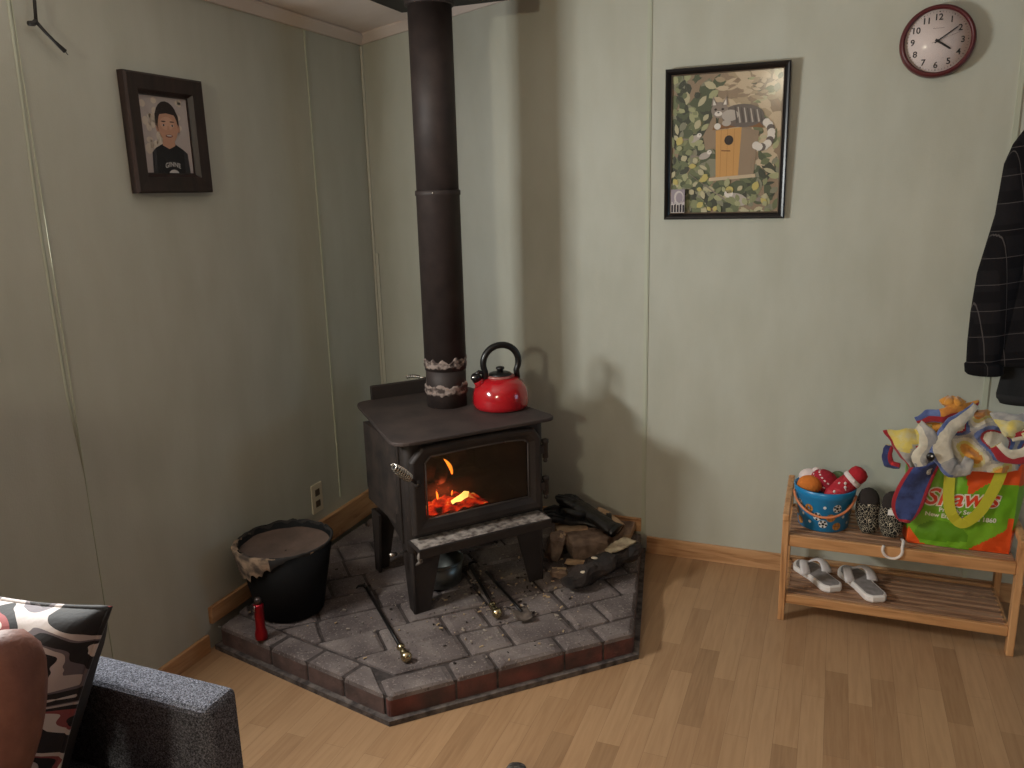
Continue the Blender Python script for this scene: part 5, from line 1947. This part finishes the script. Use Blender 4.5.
# ================================================================== SOFA CORNER
sf = thing('sofa', 'grey tweed sofa arm in the lower left corner of the room', 'sofa', (.5, -2.9, 0))
mb = MB()


def rbox(x0, x1, y0, y1, z0, z1):
    return MB().box(((x0 + x1) / 2 - .5, (y0 + y1) / 2 + 2.9, (z0 + z1) / 2), (x1 - x0, y1 - y0, z1 - z0))


for y0, y1 in ((-2.205, -2.122), (-3.905, -3.822)):
    rbox(.06, .932, y0, y1, .06, .622).build('arm', TWEED, sf, bevel=.016, seg=3)
rbox(.05, .20, -3.82, -2.206, .10, .82).build('back', TWEED, sf, bevel=.05, seg=4)
rbox(.20, .90, -3.82, -2.206, .06, .30).build('base', TWEED, sf, bevel=.012)
for y0, y1 in ((-3.01, -2.208), (-3.82, -3.015)):
    rbox(.20, .91, y0, y1, .302, .455).build('seat_cushion', TWEED, sf, bevel=.04, seg=4)
for x, y in ((.1, -2.16), (.88, -2.16), (.1, -3.86), (.88, -3.86)):
    MB().lathe([(.018, 0), (.026, .062)], 14, 0, Matrix.Translation((x - .5, y + 2.9, 0))).build('foot', BLACK, sf)
# printed pillow standing against the arm
pw = thing('throw_pillow', 'plush throw pillow with wavy black, white and pink print on the sofa', 'pillow', (.545, -2.300, .615))
pw.rotation_euler = (R(-20), R(-1), R(4))
m_ = MB()
for sgn in (-1, 1):
    def pf(s, t, sgn=sgn):
        a, b = 2 * s - 1, 2 * t - 1
        e = (1 - abs(a) ** 2.6) * (1 - abs(b) ** 2.6)
        pin = 1 - .07 * (1 - abs(a) ** 2) * abs(b) ** 2
        pin2 = 1 - .07 * (1 - abs(b) ** 2) * abs(a) ** 2
        p = Vector((.215 * a * pin2, sgn * (.095 * max(0, e) ** .5), .195 * b * pin))
        p.y += .014 * noise.noise((a * 2.2, b * 2.2, sgn)) * min(1, 4 * e)
        p.x += .22 * (p.z - .195) * (s if sgn > 0 else s)
        return tuple(p)
    m_.grid(pf if sgn > 0 else (lambda s, t: pf(1 - s, t, -1)), 30, 30, 0 if sgn < 0 else 1)
m_.build('cushion', [PILLOW, mat('pillow_back_grey', (58, 56, 58), .95, bump=.4, bscale=90)], pw)
m_ = MB()
edge = [(-1, -1)]
pts = [(t, -1) for t in [-1 + i / 10 for i in range(20)]] + [(1, t) for t in [-1 + i / 10 for i in range(20)]] + [(-t, 1) for t in [-1 + i / 10 for i in range(20)]] + [(-1, -t) for t in [-1 + i / 10 for i in range(20)]]
m_.tube([(.215 * a * (1 - .07 * (1 - b * b) * a * a) + .22 * (.195 * b * (1 - .07 * (1 - a * a) * b * b) - .195) * (a + 1) / 2, 0, .195 * b * (1 - .07 * (1 - a * a) * b * b)) for a, b in pts], .0045, 8, loop=True, caps=False)
m_.build('piping', PILLOW, pw)
tw = thing('throw_blanket', 'folded plush throw with cream and tan stripes below the throw pillow', 'blanket', (.56, -2.42, .456))
m_ = MB()
m_.grid(lambda s, t: (-.25 + .50 * s, -.10 + .21 * t, .004 + .040 * math.sin(PI * t) ** .4 * (1 if .04 < s < .96 else .2) + .018 * math.sin(s * 9) * math.sin(PI * t) + .006 * noise.noise((s * 9, t * 6, 0))), 40, 24)
m_.build('folded_layer', THROW, tw, solid=.012)
m_ = MB()
m_.grid(lambda s, t: (.22 + .05 * t + .01 * math.sin(s * 8), -.09 + .18 * s, .035 - .02 * t), 16, 6)
m_.build('fringe_edge', THROW, tw, solid=.010)

# ================================================================== PERSON ON THE SOFA (only a bare knee reaches the photograph)
pe = thing('person', 'person sitting on the sofa with a bare raised knee at the left edge', 'person', (.5, -2.75, 0))


def skin_body(name, joints, edges, m, root, lvl=2):
    me = bpy.data.meshes.new(name)
    names = list(joints)
    me.from_pydata([Vector(joints[k][0]) - Vector((.5, -2.75, 0)) for k in names], [(names.index(a), names.index(b)) for a, b in edges], [])
    me.materials.append(m)
    o = bpy.data.objects.new(name, me)
    COL.objects.link(o)
    o.parent = pe
    sk = o.modifiers.new('skin', 'SKIN')
    sk.use_smooth_shade = True
    for i, k in enumerate(names):
        r = joints[k][1]
        me.skin_vertices[0].data[i].radius = r if isinstance(r, tuple) else (r, r)
        me.skin_vertices[0].data[i].use_root = (k == root)
    k = o.modifiers.new('sub', 'SUBSURF')
    k.levels = k.render_levels = lvl
    return o


J = {
    'pelvis': ((.46, -2.86, .57), (.115, .10)), 'waist': ((.43, -2.89, .72), (.115, .095)), 'chest': ((.40, -2.91, .90), (.135, .105)), 'neckb': ((.39, -2.92, 1.04), (.085, .07)),
    'neck': ((.395, -2.925, 1.10), .050), 'headb': ((.41, -2.925, 1.16), (.062, .070)), 'head': ((.415, -2.925, 1.235), (.074, .088)), 'crown': ((.41, -2.925, 1.30), (.058, .068)),
    'hipl': ((.53, -2.755, .575), .088), 'thighl': ((.69, -2.60, .72), .084), 'kneel': ((.812, -2.440, .868), .074), 'shinl': ((.835, -2.525, .73), .064), 'calfl': ((.845, -2.63, .60), .047), 'anklel': ((.858, -2.70, .505), .036),
    'heell': ((.862, -2.745, .488), .034), 'footl': ((.865, -2.66, .484), (.042, .026)), 'toel': ((.862, -2.555, .478), (.040, .018)),
    'hipr': ((.55, -2.97, .565), .088), 'thighr': ((.74, -3.00, .57), .076), 'kneer': ((.97, -3.03, .57), .060), 'calfr': ((.985, -3.035, .36), .054), 'ankler': ((1.0, -3.04, .11), .036), 'footr': ((1.07, -3.04, .05), (.040, .03)), 'toer': ((1.16, -3.04, .032), (.04, .02)),
    'shl': ((.41, -2.76, 1.01), .058), 'ell': ((.50, -2.68, .78), .042), 'wrl': ((.64, -2.70, .74), .028), 'hal': ((.70, -2.68, .745), (.036, .018)),
    'shr': ((.40, -3.08, 1.01), .058), 'elr': ((.52, -3.14, .76), .042), 'wrr': ((.72, -3.06, .67), .028), 'har': ((.80, -3.045, .665), (.036, .018)),
}
fing = []
for hnd, (wx, wy, wz) in (('hal', (.70, -2.68, .745)), ('har', (.80, -3.045, .665))):
    for k in range(4):
        dy = -.027 + .018 * k
        l_ = (.058, .072, .068, .052)[k]
        J[hnd + 'f%d' % k] = ((wx + .028, wy + dy, wz), .0105)
        J[hnd + 'g%d' % k] = ((wx + .028 + l_ * .6, wy + dy * 1.15, wz - .004), .0092)
        J[hnd + 'h%d' % k] = ((wx + .028 + l_, wy + dy * 1.2, wz - .022), .0075)
        fing += [(hnd, hnd + 'f%d' % k), (hnd + 'f%d' % k, hnd + 'g%d' % k), (hnd + 'g%d' % k, hnd + 'h%d' % k)]
    sg = 1 if hnd == 'har' else -1
    J[hnd + 't'] = ((wx + .005, wy + sg * .042, wz - .004), .0115)
    J[hnd + 'u'] = ((wx + .040, wy + sg * .058, wz - .012), .009)
    fing += [(hnd, hnd + 't'), (hnd + 't', hnd + 'u')]
E_ = [('pelvis', 'waist'), ('waist', 'chest'), ('chest', 'neckb'), ('neckb', 'neck'), ('neck', 'headb'), ('headb', 'head'), ('head', 'crown'),
      ('pelvis', 'hipl'), ('hipl', 'thighl'), ('thighl', 'kneel'), ('kneel', 'shinl'), ('shinl', 'calfl'), ('calfl', 'anklel'), ('anklel', 'heell'), ('anklel', 'footl'), ('footl', 'toel'),
      ('pelvis', 'hipr'), ('hipr', 'thighr'), ('thighr', 'kneer'), ('kneer', 'calfr'), ('calfr', 'ankler'), ('ankler', 'footr'), ('footr', 'toer'),
      ('neckb', 'shl'), ('shl', 'ell'), ('ell', 'wrl'), ('wrl', 'hal'), ('neckb', 'shr'), ('shr', 'elr'), ('elr', 'wrr'), ('wrr', 'har')] + fing
skin_body('body', J, E_, SKIN, 'pelvis')
CL = {k: (J[k][0], (J[k][1] if isinstance(J[k][1], tuple) else (J[k][1], J[k][1]))) for k in ('pelvis', 'waist', 'chest', 'neckb', 'shl', 'shr', 'ell', 'elr')}
CL = {k: (p, (r[0] * 1.10 + .006, r[1] * 1.10 + .006)) for k, (p, r) in CL.items()}
for a, b in (('shl', 'ell'), ('shr', 'elr')):
    CL[b] = (tuple(Vector(J[a][0]).lerp(Vector(J[b][0]), .6)), (.060, .060))
CL['neckb'] = (CL['neckb'][0], (.082, .066))
skin_body('tee_shirt', CL, [('pelvis', 'waist'), ('waist', 'chest'), ('chest', 'neckb'), ('neckb', 'shl'), ('shl', 'ell'), ('neckb', 'shr'), ('shr', 'elr')], mat('grey_tee', (70, 72, 80), .9), 'pelvis')
SHt = {'p': ((.46, -2.86, .57), (.128, .112)), 'l': ((.53, -2.755, .578), (.102, .102)), 'l2': ((.635, -2.655, .665), (.094, .094)), 'r': ((.55, -2.97, .567), (.102, .102)), 'r2': ((.72, -3.0, .572), (.094, .094))}
skin_body('shorts', SHt, [('p', 'l'), ('l', 'l2'), ('p', 'r'), ('r', 'r2')], mat('navy_shorts', (36, 40, 56), .9), 'p')
m_ = MB()
m_.ball((.398 - .5, -2.925 + 2.75, 1.262), (.094, .088, .088), 20)
m_.build('hair', mat('brown_hair', (58, 42, 34), .8, bump=.8, bscale=80, stretch=(1, 1, .2)), pe)
MB().tube([(.478 - .5, -.175, 1.240), (.500 - .5, -.175, 1.222), (.504 - .5, -.175, 1.208), (.484 - .5, -.175, 1.203)], [.007, .010, .013, .008], 10).build('nose', SKIN, pe)
for s_ in (-1, 1):
    MB().ball((.415 - .5, -.175 + s_ * .076, 1.225), (.018, .008, .028), 12).build('ear', SKIN, pe)
    MB().ball((.480 - .5, -.175 + s_ * .030, 1.240), (.008, .013, .008), 12).build('eye', flat((225, 222, 218), .3), pe)
MB().tube([(.482 - .5, -.197, 1.180), (.489 - .5, -.175, 1.178), (.482 - .5, -.153, 1.180)], [.004, .007, .004], 8).build('mouth', flat((150, 84, 78), .5), pe)

# ================================================================== GREY SLIPPER AT THE BOTTOM EDGE
t = thing('grey_slipper', 'toe of a fuzzy grey slipper on the floor at the bottom edge', 'slipper', (1.245, -1.542, .001), R(14))
m_ = MB()
rg = []
for i in range(15):
    s = i / 14
    w = .043 * (math.sin(PI * (.06 + .88 * s)) ** .38)
    h_ = .034 * (math.sin(PI * (.06 + .86 * s)) ** .5) * (.7 + .4 * (1 - s))
    rg.append([(w * math.cos(a), .08 - .24 * (1 - s), max(.008, .030 + h_ * math.sin(a))) for a in [2 * PI * j / 22 for j in range(22)]])
m_.rings(rg)
m_.build('upper', mat('fuzzy_grey', (104, 98, 92), .95, rgb2=(48, 42, 38), scale=34, lo=.42, hi=.56, bump=.8, bscale=120), t)
MB().prism([(.038 * math.cos(a), -.04 + .118 * math.sin(a)) for a in [2 * PI * j / 28 for j in range(28)]], .0, .009).build('sole', BLACK, t)
